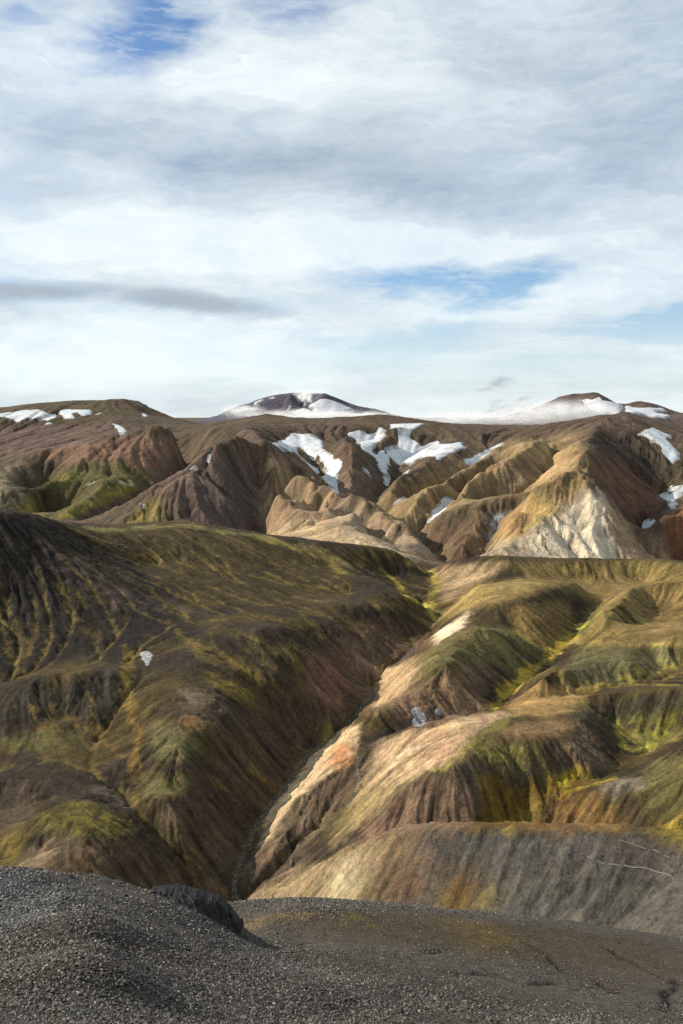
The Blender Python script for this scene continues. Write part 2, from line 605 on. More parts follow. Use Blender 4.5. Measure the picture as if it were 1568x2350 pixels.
# ------------------------------------------------------------------ the valley: gorge, hillside, upland, grey ridge
MID = [
 # floor of the gorge, from near to far
 (0, [(520,2060,340),(545,1985,355),(575,1900,381),(620,1830,405),(690,1740,453),(770,1680,484),(860,1612,506),(885,1545,557),(990,1462,609),(1002,1420,662),(985,1372,720),(1002,1332,776),(965,1297,831)]),
 (0, [(505,2080,335),(440,2110,327)]),
 # lit spur right of the gorge
 (0, [(532,2048,342),(594,1939,362),(650,1893,368),(675,1838,380),(725,1793,390),(790,1715,408),(823,1654,431),(864,1634,431),(944,1591,452),(955,1500,543),(1010,1440,615),(1040,1400,646)]),
 (0, [(905,1545,536),(940,1500,571),(985,1468,598)]),
 # second gully
 (0, [(1480,1330,759),(1420,1350,725),(1367,1376,681),(1345,1415,637),(1320,1457,590),(1262,1497,550),(1206,1548,507),(1131,1623,450),(1110,1640,442),(980,1668,429),(924,1684,421),(859,1709,399),(854,1773,380),(829,1803,376),(788,1843,372),(725,1883,369),(705,1944,351),(702,1990,337),(640,2060,322),(540,2075,336)]),
 (0, [(1166,1442,575),(1220,1470,560),(1262,1495,550)]),
 (0, [(1433,1437,586),(1493,1381,652)]), (0, [(1260,1345,720),(1330,1325,760)]),
 (0, [(1568,1527,487),(1423,1568,463),(1322,1582,460),(1220,1600,452)]),
 # upland between gorge and second gully
 (0, [(1106,1450,531),(1180,1470,542)]), (0, [(1231,1477,558),(1191,1502,529),(1131,1538,495),(1080,1593,456),(1000,1630,438)]),
 (0, [(1030,1540,464),(1040,1480,514)]), (0, [(1100,1390,610),(1200,1380,612),(1250,1420,592)]),
 (0, [(1005,1296,805),(1080,1288,790),(1156,1283,780),(1282,1291,780),(1433,1292,781),(1568,1298,761),(1900,1300,740)]),
 (0, [(1100,1350,669),(1200,1340,680)]), (0, [(1250,1365,645),(1320,1340,688)]), (0, [(1390,1420,579),(1460,1350,663),(1568,1340,666)]),
 (0, [(1380,1470,520),(1480,1450,535),(1568,1430,545)]), (0, [(1350,1520,482),(1450,1530,475)]),
 (0, [(1568,1470,505),(1900,1480,500)]), (0, [(1300,1540,468),(1250,1565,461)]),
 # tan spur on the near side of the second gully
 (0, [(1180,1628,412),(1126,1638,406),(1030,1657,393),(929,1683,391),(882,1702,394)]),
 (0, [(1060,1720,359),(990,1773,346),(930,1800,348)]), (0, [(1250,1610,422),(1400,1600,420),(1490,1590,416),(1568,1600,407),(1900,1610,396)]),
 (0, [(1260,1660,388),(1340,1650,390)]),
 # scarp with flutes, its top and its foot
 (0, [(793,1903,344),(850,1858,345),(904,1823,344),(980,1790,343),(1040,1778,342),(1080,1760,348),(1191,1768,350),(1262,1745,356),(1330,1720,363)]),
 (0, [(800,1945,330),(900,1920,325),(1000,1914,322),(1075,1916,323),(1200,1920,325)]),
 (0, [(1140,1722,360),(1200,1705,365)]),
 (0, [(1100,1790,344),(1257,1797,348),(1380,1775,356),(1478,1727,374),(1440,1690,392),(1415,1650,409)]),
 (0, [(1478,1727,378),(1520,1680,395),(1568,1650,399)]),
 (0, [(1340,1810,340),(1440,1792,338),(1480,1785,340)]), (0, [(1380,1850,329),(1500,1830,326),(1568,1800,325)]),
 (0, [(1300,1912,322),(1450,1917,312)]), (0, [(1568,1700,355),(1900,1720,345)]), (0, [(1568,1900,304),(1568,1950,302)]),
 # grey ridge: crest, foot
 (0, [(526,2086,335),(600,2052,330),(690,2012,327),(778,1971,308),(879,1938,295),(980,1920,288),(1080,1915,284),(1181,1914,280),(1320,1917,275),(1458,1920,270),(1520,1945,262),(1568,1971,256),(1900,2080,225)]),
 (0, [(560,2105,324),(660,2100,300),(778,2096,280),(980,2096,267),(1232,2124,250),(1433,2156,236),(1568,2160,225),(1900,2200,200)]),
 (0, [(1350,1965,266),(1450,1985,260),(1568,2025,250)]), (0, [(720,2005,326),(800,1960,319),(900,1930,314),(1100,1918,310),(1300,1916,305)]),
 # crest of the dark hillside
 (0, [(-400,1215,600),(-150,1190,620),(0,1185,640),(75,1190,660),(176,1211,700),(252,1208,740),(322,1205,770),(418,1200,800),(504,1213,800),(604,1228,800),(790,1253,801),(879,1266,805),(944,1288,802)]),
 (0, [(-300,1600,460),(0,1568,482),(90,1540,494),(150,1524,501),(230,1518,506),(292,1522,505)]),
 (0, [(0,1380,565),(150,1370,580),(300,1370,592)]), (0, [(400,1400,590),(550,1400,600),(700,1380,640),(800,1360,680)]),
 (0, [(350,1290,680),(550,1290,705),(750,1300,745)]), (0, [(860,1330,720),(900,1350,690),(950,1375,676)]),
 (0, [(890,1310,786),(920,1345,750),(965,1390,700)]),
 (0, [(790,1390,633),(904,1397,644),(960,1420,651)]), (0, [(730,1450,581),(840,1450,602),(900,1440,628)]),
 (0, [(640,1450,551),(705,1507,530),(720,1560,519)]), (0, [(830,1500,582),(850,1560,562)]), (0, [(780,1500,571),(800,1580,523)]),
 (0, [(560,1480,529),(640,1560,500),(700,1640,496)]), (0, [(420,1500,508),(480,1560,479),(529,1652,437)]),
 (0, [(600,1620,475),(650,1680,474)]),
 # below the crack
 (0, [(0,1585,462),(100,1555,472),(200,1545,478),(280,1545,478)]), (0, [(0,1640,440),(100,1590,460),(190,1590,462)]),
 (0, [(0,1690,424),(80,1680,428),(180,1650,441)]), (0, [(-300,1700,410),(-300,1850,370)]),
 # moss gully left, running to the stream
 (0, [(300,1555,478),(285,1620,453),(310,1680,428),(297,1747,400),(305,1800,385),(307,1853,369),(340,1885,359),(378,1914,355),(450,1970,349),(504,2030,343)]),
 (0, [(150,1650,443),(220,1700,424),(290,1755,399)]),
 (0, [(350,1600,452),(400,1650,427),(430,1700,408)]), (0, [(428,1727,399),(380,1690,413)]),
 (0, [(529,1652,440),(500,1690,420),(440,1722,403),(420,1760,390)]), (0, [(520,1750,409),(440,1780,388)]),
 (0, [(428,1838,372),(470,1870,370),(540,1920,371)]), (0, [(360,1840,366),(420,1890,360)]), (0, [(560,1800,402),(600,1790,413)]),
 (0, [(480,1830,382),(530,1880,379)]),
 # near left hill with the moss cap
 (0, [(0,1790,382),(60,1780,386),(120,1790,383)]), (0, [(0,1860,362),(100,1840,368),(200,1830,366)]),
 (0, [(170,1930,334),(230,1900,344),(290,1925,343),(350,1950,344),(453,1995,344)]),
 (0, [(130,1850,356),(190,1870,351)]), (0, [(100,1960,328),(60,2000,316)]), (0, [(0,1960,330),(0,2020,312)]),
 (0, [(170,1965,325),(260,1970,330)]), (0, [(150,2030,308),(300,2040,321),(420,2050,334)]),
 (0, [(-300,1980,318),(-300,2100,290)]),
]
P = lines_to_points(MID, 6.5)
sup = []
for u in (-600, -200, 200, 600, 1000, 1400, 1800, 2200):
    sup.append(((u - CX) / FOC * 1020, 1020, -190))
    sup.append(((u - CX) / FOC * 900, 900, -150))
    sup.append(((u - CX) / FOC * 205, 205, -138))
P = np.vstack([P, np.array(sup)])
GB = Grid(-460, 460, 200, 1030, 1.1)
GB.from_rbf(RBF(P, 1.6), 3)
GB.Z = blur(GB.Z, 1.0)
_b = blur(GB.Z[::4, ::4], 9)
_b = GB.samp(_b, GB.X, GB.Y, GB.h * 4)
GB.Z = _b + 1.22 * (GB.Z - _b)
GB.Z = GB.Z + 1.3 * fbm(GB.X, GB.Y, 60, 4, .5, 21) + .55 * fbm(GB.X, GB.Y, 17, 3, .5, 31)
accB = GB.erode(4, 70000, 90, .33, seed=5, jitter=.3, sm=.55)
gy_, gx_ = np.gradient(blur(GB.Z, 2), GB.h)
slopeB = np.hypot(gx_, gy_)
rillB = GB.streaks(.7, 12, 33)
_s2, _s3 = GB.streaks(1.9, 26, 34), GB.streaks(4.6, 46, 36, 3.0)
_k = np.clip((slopeB - .10) / .30, 0, 1.4)
_k = _k * (1 - .93 * smooth01((304 - GB.Y) / 14) * smooth01((GB.X + 50) / 12))
_kf = np.clip((slopeB - .10) / .30, 0, 1.4)
GB.Z = GB.Z + _kf * .46 * rillB + _k * (0 + 1.0 * (np.abs(_s2) - .38) + 1.3 * (np.abs(_s3) - .38))
rillB = rillB + 1.2 * (np.abs(_s2) - .38)

# ------------------------------------------------------------------ foreground: gravel mound and the slope beside it
NEAR = [
 # crest of the mound
 (7, [(-500,230,20),(-200,225,20.5),(0,262,21.5),(110,256,22),(250,246,22),(330,262,21.5),(480,256,22.5),(560,300,22),(700,326,22),(800,322,22.5),(900,345,22.6),(1000,380,22.8),(1060,430,23),(1085,478,23)]),
 # front of the mound
 (7, [(310,275,21.2),(350,350,18.2),(390,430,15.9),(420,560,13.3),(470,680,11.9)]),
 (7, [(-200,420,18.0),(0,420,17.9),(160,440,16.9),(260,400,17.2)]),
 (7, [(520,400,18.8),(620,440,18.3),(800,430,20.3),(1000,480,21.6),(1085,525,22.3)]),
 (7, [(-200,640,13.6),(0,640,13.4),(200,620,13.3)]), (7, [(600,620,15.0),(900,600,17.3),(1200,620,20)]),
 (7, [(-400,930,8.5),(0,930,9.2),(300,930,9.6),(600,920,10.6),(900,920,11.8),(1250,920,13.2),(1568,930,14.2)]),
 (7, [(250,800,10.9),(500,790,11.4),(800,780,13.2),(1200,780,15.4),(1500,760,17)]),
 # slope to the right: edge, middle, near
 (0, [(400,2098,33),(480,2094,35),(548,2093,36.5),(600,2091,38),(660,2090,40),(778,2093,43),(880,2093,44),(980,2094,46),(1080,2106,48),(1232,2122,50),(1433,2152,50),(1568,2166,48),(1900,2200,46)]),
 (0, [(700,2180,21.5),(900,2170,25),(1100,2180,27.5),(1300,2200,29.5),(1568,2230,31),(1900,2260,31)]),
 (0, [(800,2270,17.3),(1000,2270,18.8),(1300,2280,22),(1568,2300,22),(1900,2320,22)]),
 (0, [(1000,2345,15.5),(1300,2345,17.5),(1568,2345,19),(1900,2345,20)]),
 (0, [(570,2125,30),(600,2150,25.5),(640,2200,20.5)]),
]
P = lines_to_points(NEAR, 1.4)
sup = [(-6, 0.5, -1.9), (0, 0.5, -1.7), (6, 0.5, -1.8), (-8, -6, -.5), (0, -6, -.3), (8, -6, -.5), (0, 4, -3.1), (-4, 4, -3.0), (4, 4, -3.3)]
for x in (-60, -35, -18, -8, 0, 10, 22, 35, 50, 70):
    sup += [(x, 28 if x < -6 else 62, -24 if x < -6 else -37), (x, 110, -75), (x, 200, -150), (x * 1.2, 240, -170)]
P = np.vstack([P, np.array(sup)])
GN = Grid(-70, 80, -6, 100, 0.2)
_r = RBF(P, 0.35)
GN.from_rbf(_r, 3)
GN.Z = GN.Z + .10 * fbm(GN.X, GN.Y, 3.0, 4, .5, 41) * smooth01((GN.Y - 3) / 5)
accN = GN.erode(3, 60000, 60, .018, seed=8, jitter=.35, sm=.6, weight=smooth01((GN.Y - 6) / 6))
GN.base = GN.Z.copy()

# ------------------------------------------------------------------ ground cover, laid out on the ground itself
def hexmix(c, d, t):
    return tuple(a + (b - a) * t for a, b in zip(c, d))


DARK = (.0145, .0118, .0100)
SOIL = (.031, .0225, .0155)
OLIVE = (.056, .042, .0135)
MOSS = (.145, .110, .020)
LIME = (.135, .150, .028)
OCHRE = (.170, .098, .012)
BROWN = (.098, .062, .037)
MAUVE = (.070, .048, .040)
TAN = (.300, .205, .118)
PALE = (.470, .390, .275)
WHITE = (.590, .535, .430)
GREY = (.066, .060, .051)
RUST = (.215, .085, .032)
RED = (.115, .060, .038)


class Cover:
    """coloured ground cover on a height grid"""
    def __init__(self, G, base, warp, seed):
        self.G = G
        self.C = np.zeros((G.ny, G.nx, 3)) + np.array(base)
        self.wx = warp * fbm(G.X, G.Y, warp * 5, 4, .55, seed)
        self.wy = warp * fbm(G.X, G.Y, warp * 5, 4, .55, seed + 50)
        self.seed = seed

    def _blend(self, sl, m, col):
        self.C[sl] = self.C[sl] * (1 - m[..., None]) + np.array(col) * m[..., None]

    def _box(self, x, y, pad):
        G = self.G
        i0, i1 = int(max(0, (y.min() - pad - G.y0) / G.h)), int(min(G.ny, (y.max() + pad - G.y0) / G.h + 2))
        j0, j1 = int(max(0, (x.min() - pad - G.x0) / G.h)), int(min(G.nx, (x.max() + pad - G.x0) / G.h + 2))
        return slice(i0, max(i1, i0 + 2)), slice(j0, max(j1, j0 + 2))

    def poly(self, r, pts, col, a=1.0, soft=2.0, broken=0.0, wl=12):
        G = self.G
        uv = resample_closed([to_uv(r, p) for p in pts], 70)
        x, y, z, ok = G.cast(uv)
        x, y = x[ok], y[ok]
        if len(x) < 3:
            return None
        sl = self._box(x, y, 8 * G.h + 3 * abs(self.wx).max())
        X, Y = G.X[sl] + self.wx[sl], G.Y[sl] + self.wy[sl]
        m = blur(inpoly(X, Y, np.c_[x, y]).astype(float), soft)
        if broken:
            n = fbm(G.X[sl], G.Y[sl], wl, 4, .55, self.seed + 7)
            m = m * smooth01((n + .35 - broken) / .35 + .5)
        self._blend(sl, a * m, col)
        return sl, m

    def line(self, r, pts, w, col, a=1.0):
        """w: width in metres"""
        G = self.G
        p = densify([to_uv(r, q) for q in pts], 10)
        x, y, z, ok = G.cast(np.array(p)[:, :2])
        x, y = x[ok], y[ok]
        if len(x) < 2:
            return
        sl = self._box(x, y, 3 * w + 4 * G.h)
        d = seg_dist(G.X[sl] + .5 * self.wx[sl], G.Y[sl] + .5 * self.wy[sl], list(zip(x, y)))
        n = fbm(G.X[sl], G.Y[sl], w * 2.6, 4, .65, self.seed + 13)
        m = smooth01(1.05 - d / w + 1.5 * n)
        self._blend(sl, a * m, col)


# ---- the valley
B = Cover(GB, SOIL, 3.0, 100)
flow = np.clip((np.log1p(accB) - 1.5) / 2.0, 0, 1)
n1 = fbm(GB.X, GB.Y, 40, 5, .55, 71)
n2 = fbm(GB.X, GB.Y, 9, 4, .55, 72)
m = smooth01((n1 + .15) / .4)
B.C = B.C * (1 - m[..., None]) + np.array(OLIVE) * m[..., None]
# dark hillside and its lighter, mossier crest
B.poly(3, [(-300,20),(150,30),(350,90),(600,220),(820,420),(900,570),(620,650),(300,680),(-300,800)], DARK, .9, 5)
B.poly(3, [(350,75),(830,50),(1568,160),(1568,470),(1300,470),(900,350),(600,230)], (.050,.037,.0155), .85, 5)
B.poly(3, [(150,120),(360,180),(520,330),(900,430),(860,480),(500,440),(230,280)], (.085,.058,.052), .55, 3, .35, 8)
B.poly(3, [(300,800),(560,700),(640,760),(560,933),(0,933),(0,800)], (.030,.026,.018), .8, 4)
B.line(3, [(420,76),(560,82),(700,72),(830,58),(1000,84),(1200,116),(1400,165),(1568,232)], 9, (.190,.160,.060), .75)
B.line(3, [(1190,120),(1400,180),(1500,230),(1568,280)], 6, (.23,.19,.035), .9)
B.line(3, [(600,190),(900,250),(1200,300),(1480,350)], 2.5, MOSS, .4)
for p in ([(800,540),(900,630),(1100,710),(1250,780),(1330,860)], [(1370,460),(1450,540),(1500,600)], [(1340,640),(1380,800)], [(560,610),(600,700),(560,820)], [(0,470),(40,620),(60,700)], [(70,500),(140,620)], [(270,350),(340,470),(430,580)], [(360,360),(390,440)], [(540,280),(680,340),(780,460)], [(1100,560),(1300,640)]):
    B.line(3, p, 2.4, MOSS, .45)
B.poly(3, [(940,730),(1080,780),(1190,860),(1190,920),(1080,860),(960,790)], MOSS, .7, 2)
B.poly(3, [(820,560),(960,610),(1150,700),(1250,790),(1100,740),(900,660)], MOSS, .6, 2, .2)
B.line(3, [(590,650),(570,760),(590,900)], 4, MOSS, .8)
# reddish brown walls of the gorge
B.poly(4, [(0,560),(200,470),(430,520),(440,600),(200,720),(150,933),(-200,933),(-250,800)], (.086,.052,.032), .9, 3)
B.poly(5, [(1040,200),(1300,60),(1700,120),(1420,330),(1220,580),(1120,800),(1020,930),(880,760),(740,600),(900,480)], (.058,.038,.0235), .9, 3)
B.poly(3, [(1390,640),(1480,650),(1568,760),(1568,933),(1430,830)], (.135,.074,.05), .8, 2)
B.poly(4, [(20,600),(120,560),(220,640),(180,700),(60,680)], (.15,.10,.065), .6, 2)
B.poly(5, [(700,560),(860,570),(1000,700),(1110,800),(1000,900),(820,760),(640,640)], (.082,.056,.034), .8, 2)
B.poly(5, [(800,60),(1000,60),(1050,170),(900,260),(850,210)], (.12,.088,.055), .7, 2, .2, 6)
B.poly(5, [(840,180),(910,190),(910,260),(860,250)], RUST, .35, 1.5)
# lower left
B.poly(5, [(330,745),(600,745),(900,880),(1030,960),(1000,1100),(-200,1100),(60,900),(200,830)], (.078,.052,.029), .95, 2)
B.poly(5, [(60,880),(200,770),(330,680),(330,760),(230,840),(90,933)], (.20,.145,.085), .8, 2)
B.poly(5, [(0,480),(160,480),(160,640),(60,760),(0,760)], (.060,.042,.030), .9, 2)
B.poly(5, [(170,660),(330,560),(480,600),(590,660),(600,745),(450,735),(330,725),(200,700)], (.14,.122,.022), .85, 1.5, .15, 5)
B.poly(5, [(0,720),(130,700),(60,860),(0,880)], (.16,.125,.02), .8, 2, .1, 5)
B.poly(5, [(420,500),(540,510),(580,600),(430,590)], (.11,.085,.062), .7, 1.5)
for p in ([(290,180),(440,280),(590,390)], [(410,80),(420,200),(450,270)], [(550,60),(580,170),(640,270),(600,380),(620,600),(660,660)], [(640,240),(620,340),(650,450)], [(150,140),(165,280)], [(240,140),(200,240),(150,300)]):
    B.line(5, p, 1.3, hexmix(MOSS, OCHRE, .5), .6)
B.poly(5, [(680,225),(800,220),(920,320),(850,390),(700,385)], (.105,.092,.040), .9, 1.5)
B.poly(5, [(640,450),(850,455),(900,480),(760,550),(650,560)], (.115,.10,.035), .85, 1.5)
B.poly(5, [(230,255),(380,260),(330,340),(120,340),(0,330),(0,290)], (.09,.082,.03), .7, 2)
B.line(5, [(1130,420),(1220,480)], 2.5, MOSS, .8)
B.poly(5, [(960,470),(1020,480),(1030,520),(980,510)], MOSS, .8, 1)
# right side of the gorge: spur, upland, second gully
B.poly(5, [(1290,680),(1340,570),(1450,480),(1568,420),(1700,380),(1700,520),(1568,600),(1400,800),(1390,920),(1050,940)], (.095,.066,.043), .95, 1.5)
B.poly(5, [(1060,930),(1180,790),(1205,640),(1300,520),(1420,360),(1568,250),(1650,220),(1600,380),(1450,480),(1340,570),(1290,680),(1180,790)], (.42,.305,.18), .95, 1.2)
B.poly(5, [(1500,330),(1600,300),(1590,420),(1500,420)], (.33,.15,.06), .8, 1.5)
B.poly(6, [(90,200),(200,150),(280,160),(270,230),(150,250)], OLIVE, .9, 1.5)
B.poly(6, [(280,110),(420,80),(620,60),(690,150),(500,205),(300,250),(250,200)], (.105,.064,.043), .9, 2)
B.poly(4, [(190,730),(360,660),(600,560),(400,760),(340,810),(150,930)], (.30,.205,.115), .95, 2)
B.poly(4, [(370,650),(600,515),(780,520),(900,590),(960,640),(800,730),(680,690),(400,800),(330,815)], (.100,.082,.032), .95, 2)
B.poly(4, [(250,840),(500,745),(700,700),(620,830),(640,930),(200,935)], (.18,.112,.066), .9, 3)
B.poly(4, [(440,250),(800,222),(620,330),(480,420),(450,350)], (.27,.19,.105), .9, 3)
B.poly(4, [(440,490),(600,340),(900,290),(1010,320),(800,400),(640,440)], (.22,.160,.055), .9, 3)
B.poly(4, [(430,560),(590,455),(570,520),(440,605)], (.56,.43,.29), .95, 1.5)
B.poly(4, [(780,235),(1700,235),(1700,700),(1300,780),(1100,600),(1180,400),(950,340)], (.150,.112,.034), .85, 4)
B.poly(4, [(900,300),(1500,300),(1700,520),(1400,560),(1180,420)], (.19,.13,.048), .6, 4, .15, 20)
B.poly(4, [(780,440),(1050,400),(1080,540),(960,620),(800,540)], (.155,.108,.034), .85, 2)
B.poly(4, [(1100,610),(1568,610),(1568,690),(1290,775),(1000,760)], (.080,.074,.034), .9, 3)
B.poly(4, [(720,935),(850,815),(960,790),(1110,820),(1000,935)], (.26,.165,.065), .9, 2)
B.line(4, [(1075,560),(1000,620),(900,710),(800,800),(715,890)], 5.5, (.30,.225,.022), .95)
B.line(4, [(1190,455),(1130,510),(1090,550)], 4.0, (.19,.24,.025), .95)
B.line(4, [(780,530),(860,580),(960,635)], 3.5, (.26,.205,.04), .8)
B.line(4, [(180,260),(280,330),(290,370),(400,440),(440,500)], 3.5, (.27,.23,.03), .9)
B.line(4, [(330,238),(430,290),(452,360),(410,400),(430,480)], 4.5, (.26,.215,.035), .8)
B.line(4, [(1060,590),(1300,600),(1568,610)], 3, (.24,.19,.05), .6)
B.line(4, [(1280,775),(1568,695)], 3, (.24,.19,.04), .7)
B.line(4, [(1080,810),(1300,790),(1568,790)], 3, (.22,.17,.03), .6)
B.poly(6, [(170,310),(450,222),(700,165),(790,170),(600,290),(560,370),(400,440),(300,500),(150,640),(0,760),(100,520),(160,430)], (.36,.25,.145), .95, 2)
B.poly(6, [(330,280),(560,270),(520,340),(380,390)], (.25,.145,.08), .6, 2)
B.poly(6, [(100,500),(300,480),(200,600),(0,760),(-40,720)], (.16,.125,.05), .7, 2)
B.line(6, [(230,380),(330,340),(400,318)], 1.2, PALE, .8)
B.line(6, [(420,308),(470,298)], 1.2, (.62,.56,.48), .95)
B.poly(6, [(800,130),(1100,80),(1160,150),(900,185)], (.27,.175,.065), .9, 2)
B.poly(6, [(700,240),(1000,190),(1150,240),(1000,260),(720,285)], (.21,.132,.063), .9, 2)
B.poly(6, [(260,560),(500,450),(640,470),(650,620),(590,730),(250,745),(60,790),(120,680)], (.140,.090,.058), .95, 2)
B.poly(6, [(640,460),(950,470),(1150,450),(1190,480),(900,600),(760,730),(580,730),(650,600)], (.120,.078,.009), .85, 2)
B.poly(6, [(540,390),(900,400),(1050,400),(950,470),(620,460),(400,450)], (.085,.066,.042), .9, 1.5)
B.line(6, [(980,480),(1150,465)], 3, (.26,.20,.015), .9)
B.line(6, [(770,710),(900,600),(1100,510),(1250,470)], 2, (.24,.19,.02), .8)
B.poly(6, [(620,330),(750,300),(900,320),(850,400),(640,390)], (.125,.120,.026), .85, 1.5)
B.line(6, [(430,440),(560,360),(650,280),(760,200),(850,170)], 2, (.19,.18,.03), .8)
B.poly(6, [(1050,170),(1200,110),(1700,60),(1700,180),(1280,220),(1100,250)], (.040,.035,.022), .9, 3)
B.poly(6, [(1100,235),(1230,330),(1220,420),(1000,420),(1000,300)], (.125,.087,.056), .8, 2)
B.poly(6, [(1280,200),(1568,180),(1568,260),(1390,350),(1300,330)], (.125,.118,.025), .9, 2, .1, 6)
B.line(6, [(1270,220),(1300,330),(1390,350),(1450,280),(1530,190)], 1.8, (.23,.21,.03), .9)
B.poly(6, [(1400,400),(1700,340),(1700,640),(1380,650)], (.085,.078,.024), .9, 2)
B.poly(6, [(1180,500),(1300,460),(1400,470),(1380,510),(1220,530)], (.14,.115,.085), .85, 1.5)
B.poly(6, [(760,725),(950,560),(1200,560),(1350,725)], (.145,.088,.028), .9, 2)
B.poly(6, [(1330,740),(1568,640),(1700,700),(1700,830)], (.19,.145,.018), .9, 2)
# grey ridge
B.poly(8, [(150,135),(400,74),(800,62),(1350,74),(1700,190),(1700,620),(1200,560),(700,520),(250,470),(150,300)], GREY, 1, 2)
B.poly(8, [(-520,410),(-200,255),(0,175),(200,108),(330,90),(220,250),(120,450),(-520,450)], (.205,.150,.082), 1, 2)
B.poly(8, [(140,180),(300,125),(420,130),(450,280),(300,440),(90,450)], (.125,.082,.047), .9, 3)
B.poly(8, [(-60,220),(120,190),(110,300),(50,410),(-40,400)], (.36,.30,.18), .8, 2.5, .1, 5)
B.poly(8, [(480,290),(620,270),(650,360),(560,440),(420,440)], (.15,.085,.010), .8, 2.5)
B.poly(8, [(660,320),(740,310),(740,370),(650,390)], (.17,.12,.015), .7, 2)
B.poly(8, [(900,100),(1350,90),(1700,200),(1700,290),(1450,230),(1150,170)], (.085,.070,.060), .8, 3)
# moss follows the water, scree lies where it is steep
mm = (flow * smooth01((n2 + .5) / .6) * smooth01((GB.Y - 330) / 60)) * .52
mm *= smooth01((.75 - slopeB) / .3)
ridge_lum = B.C.mean(-1)
mm *= smooth01((.16 - ridge_lum) / .08)
mm *= 1 - smooth01((300 - GB.Y) / 15) * .9
B.C = B.C * (1 - mm[..., None]) + np.array((.175, .132, .030)) * mm[..., None]
st = fbm(GB.X, GB.Y, 5, 4, .6, 140)
mossy = smooth01((.42 - B.C[..., 2] / B.C[..., 1]) / .15)
B.C[..., 1] *= 1 - .05 * mossy
B.C[..., 2] += .05 * mossy * B.C.mean(-1)
B.C *= .92 * (1 + .22 * n2 + .18 * st + .22 * rillB)[..., None].clip(.4, 1.7)

# ---- the far range
A = Cover(GA, (.085, .061, .042), 9.0, 200)
nA = fbm(GA.X, GA.Y, 220, 5, .55, 81)
m = smooth01((nA + .1) / .4)
A.C = A.C * (1 - m[..., None]) + np.array((.062, .048, .026)) * m[..., None]
A.poly(1, [(-300,230),(240,225),(480,215),(620,260),(480,290),(180,350),(-300,450)], (.105,.070,.056), .9, 3)
A.poly(1, [(100,395),(180,345),(480,280),(640,263),(800,265),(835,330),(770,450),(600,430),(400,400),(250,400)], (.155,.092,.060), .95, 2)
A.poly(1, [(0,450),(100,390),(180,345),(250,400),(120,560),(0,620)], (.055,.046,.026), .9, 2)
A.poly(1, [(-100,470),(100,388),(60,470),(-50,600)], (.22,.185,.12), .8, 2)
A.poly(1, [(280,420),(500,385),(700,440),(620,520),(420,580),(240,670),(60,660),(160,530)], (.085,.074,.028), .95, 2)
A.poly(1, [(80,590),(160,570),(170,640),(80,650)], (.21,.165,.03), .9, 2)
A.poly(1, [(200,500),(300,440),(420,440),(300,480)], (.17,.145,.04), .7, 2)
A.line(1, [(600,500),(480,560),(330,620),(250,665)], 14, (.19,.15,.03), .8)
A.line(1, [(550,487),(600,487)], 6, (.55,.52,.35), .8)
A.line(1, [(400,486),(440,484)], 5, (.36,.33,.27), .8)
A.poly(1, [(520,660),(700,500),(860,380),(1010,350),(1180,350),(1200,500),(1210,730),(700,720)], (.098,.068,.054), .95, 3)
A.poly(1, [(880,560),(1100,450),(1190,560),(1205,730),(850,700)], (.062,.046,.042), .8, 4)
A.poly(1, [(510,680),(700,560),(755,570),(740,670)], (.20,.155,.045), .85, 2)
A.poly(1, [(840,260),(1160,220),(1300,300),(1180,350),(960,340)], (.078,.056,.040), .8, 3)
A.poly(1, [(1195,345),(1260,370),(1340,460),(1450,490),(1568,520),(1568,790),(1205,740),(1200,520),(1180,400)], (.26,.18,.108), .95, 2)
A.poly(1, [(1200,440),(1290,560),(1340,650),(1280,640),(1200,520)], (.17,.11,.07), .8, 2)
A.poly(1, [(1230,340),(1380,350),(1490,480),(1400,480),(1280,400)], (.135,.09,.062), .9, 2)
A.poly(2, [(-20,540),(170,620),(310,700),(495,855),(-20,790)], (.30,.22,.145), .95, 2)
A.poly(2, [(-20,560),(130,640),(280,700),(200,720),(50,660)], (.14,.10,.075), .8, 2)
A.poly(2, [(-200,690),(0,688),(70,698),(270,810),(100,820),(-200,790)], (.43,.33,.205), .95, 2)
A.poly(1, [(1210,700),(1300,660),(1380,690),(1568,690),(1568,770),(1210,730)], (.34,.245,.14), .9, 2)
A.poly(2, [(-20,300),(60,290),(210,480),(150,570),(-20,530)], (.118,.080,.056), .9, 2)
A.poly(2, [(140,590),(400,420),(740,310),(1100,225),(1135,345),(900,540),(500,620),(330,700)], (.215,.152,.080), .9, 4)
A.poly(2, [(820,440),(960,340),(1100,330),(1120,440),(900,500)], (.27,.185,.092), .85, 3)
A.poly(2, [(700,480),(860,370),(900,400),(780,500)], (.075,.057,.045), .7, 2, .1, 30)
A.poly(2, [(330,690),(520,595),(900,515),(1010,500),(800,600),(560,650)], (.080,.064,.030), .85, 3)
A.poly(2, [(340,705),(600,650),(740,610),(650,790),(580,850),(490,850)], (.125,.082,.052), .9, 3)
A.poly(2, [(560,690),(640,680),(620,800),(560,820)], (.20,.125,.07), .7, 2)
A.poly(2, [(690,790),(760,640),(900,555),(1135,455),(1125,530),(1000,625),(850,715)], (.375,.245,.105), .95, 2)
A.poly(2, [(585,855),(700,785),(850,720),(1010,620),(1120,525),(1205,533),(1262,740),(1310,860),(900,900)], (.50,.42,.30), .97, 1.5)
A.poly(2, [(585,855),(700,785),(850,720),(900,760),(780,860)], (.38,.285,.175), .8, 3)
A.poly(2, [(1195,540),(1400,735),(1540,860),(1305,860),(1255,700)], (.29,.20,.125), .95, 2)
A.poly(2, [(1140,350),(1300,320),(1500,600),(1450,690),(1300,620),(1150,470)], (.100,.054,.035), .95, 3)
A.poly(2, [(1190,420),(1320,430),(1330,520),(1220,500)], (.17,.082,.045), .7, 3)
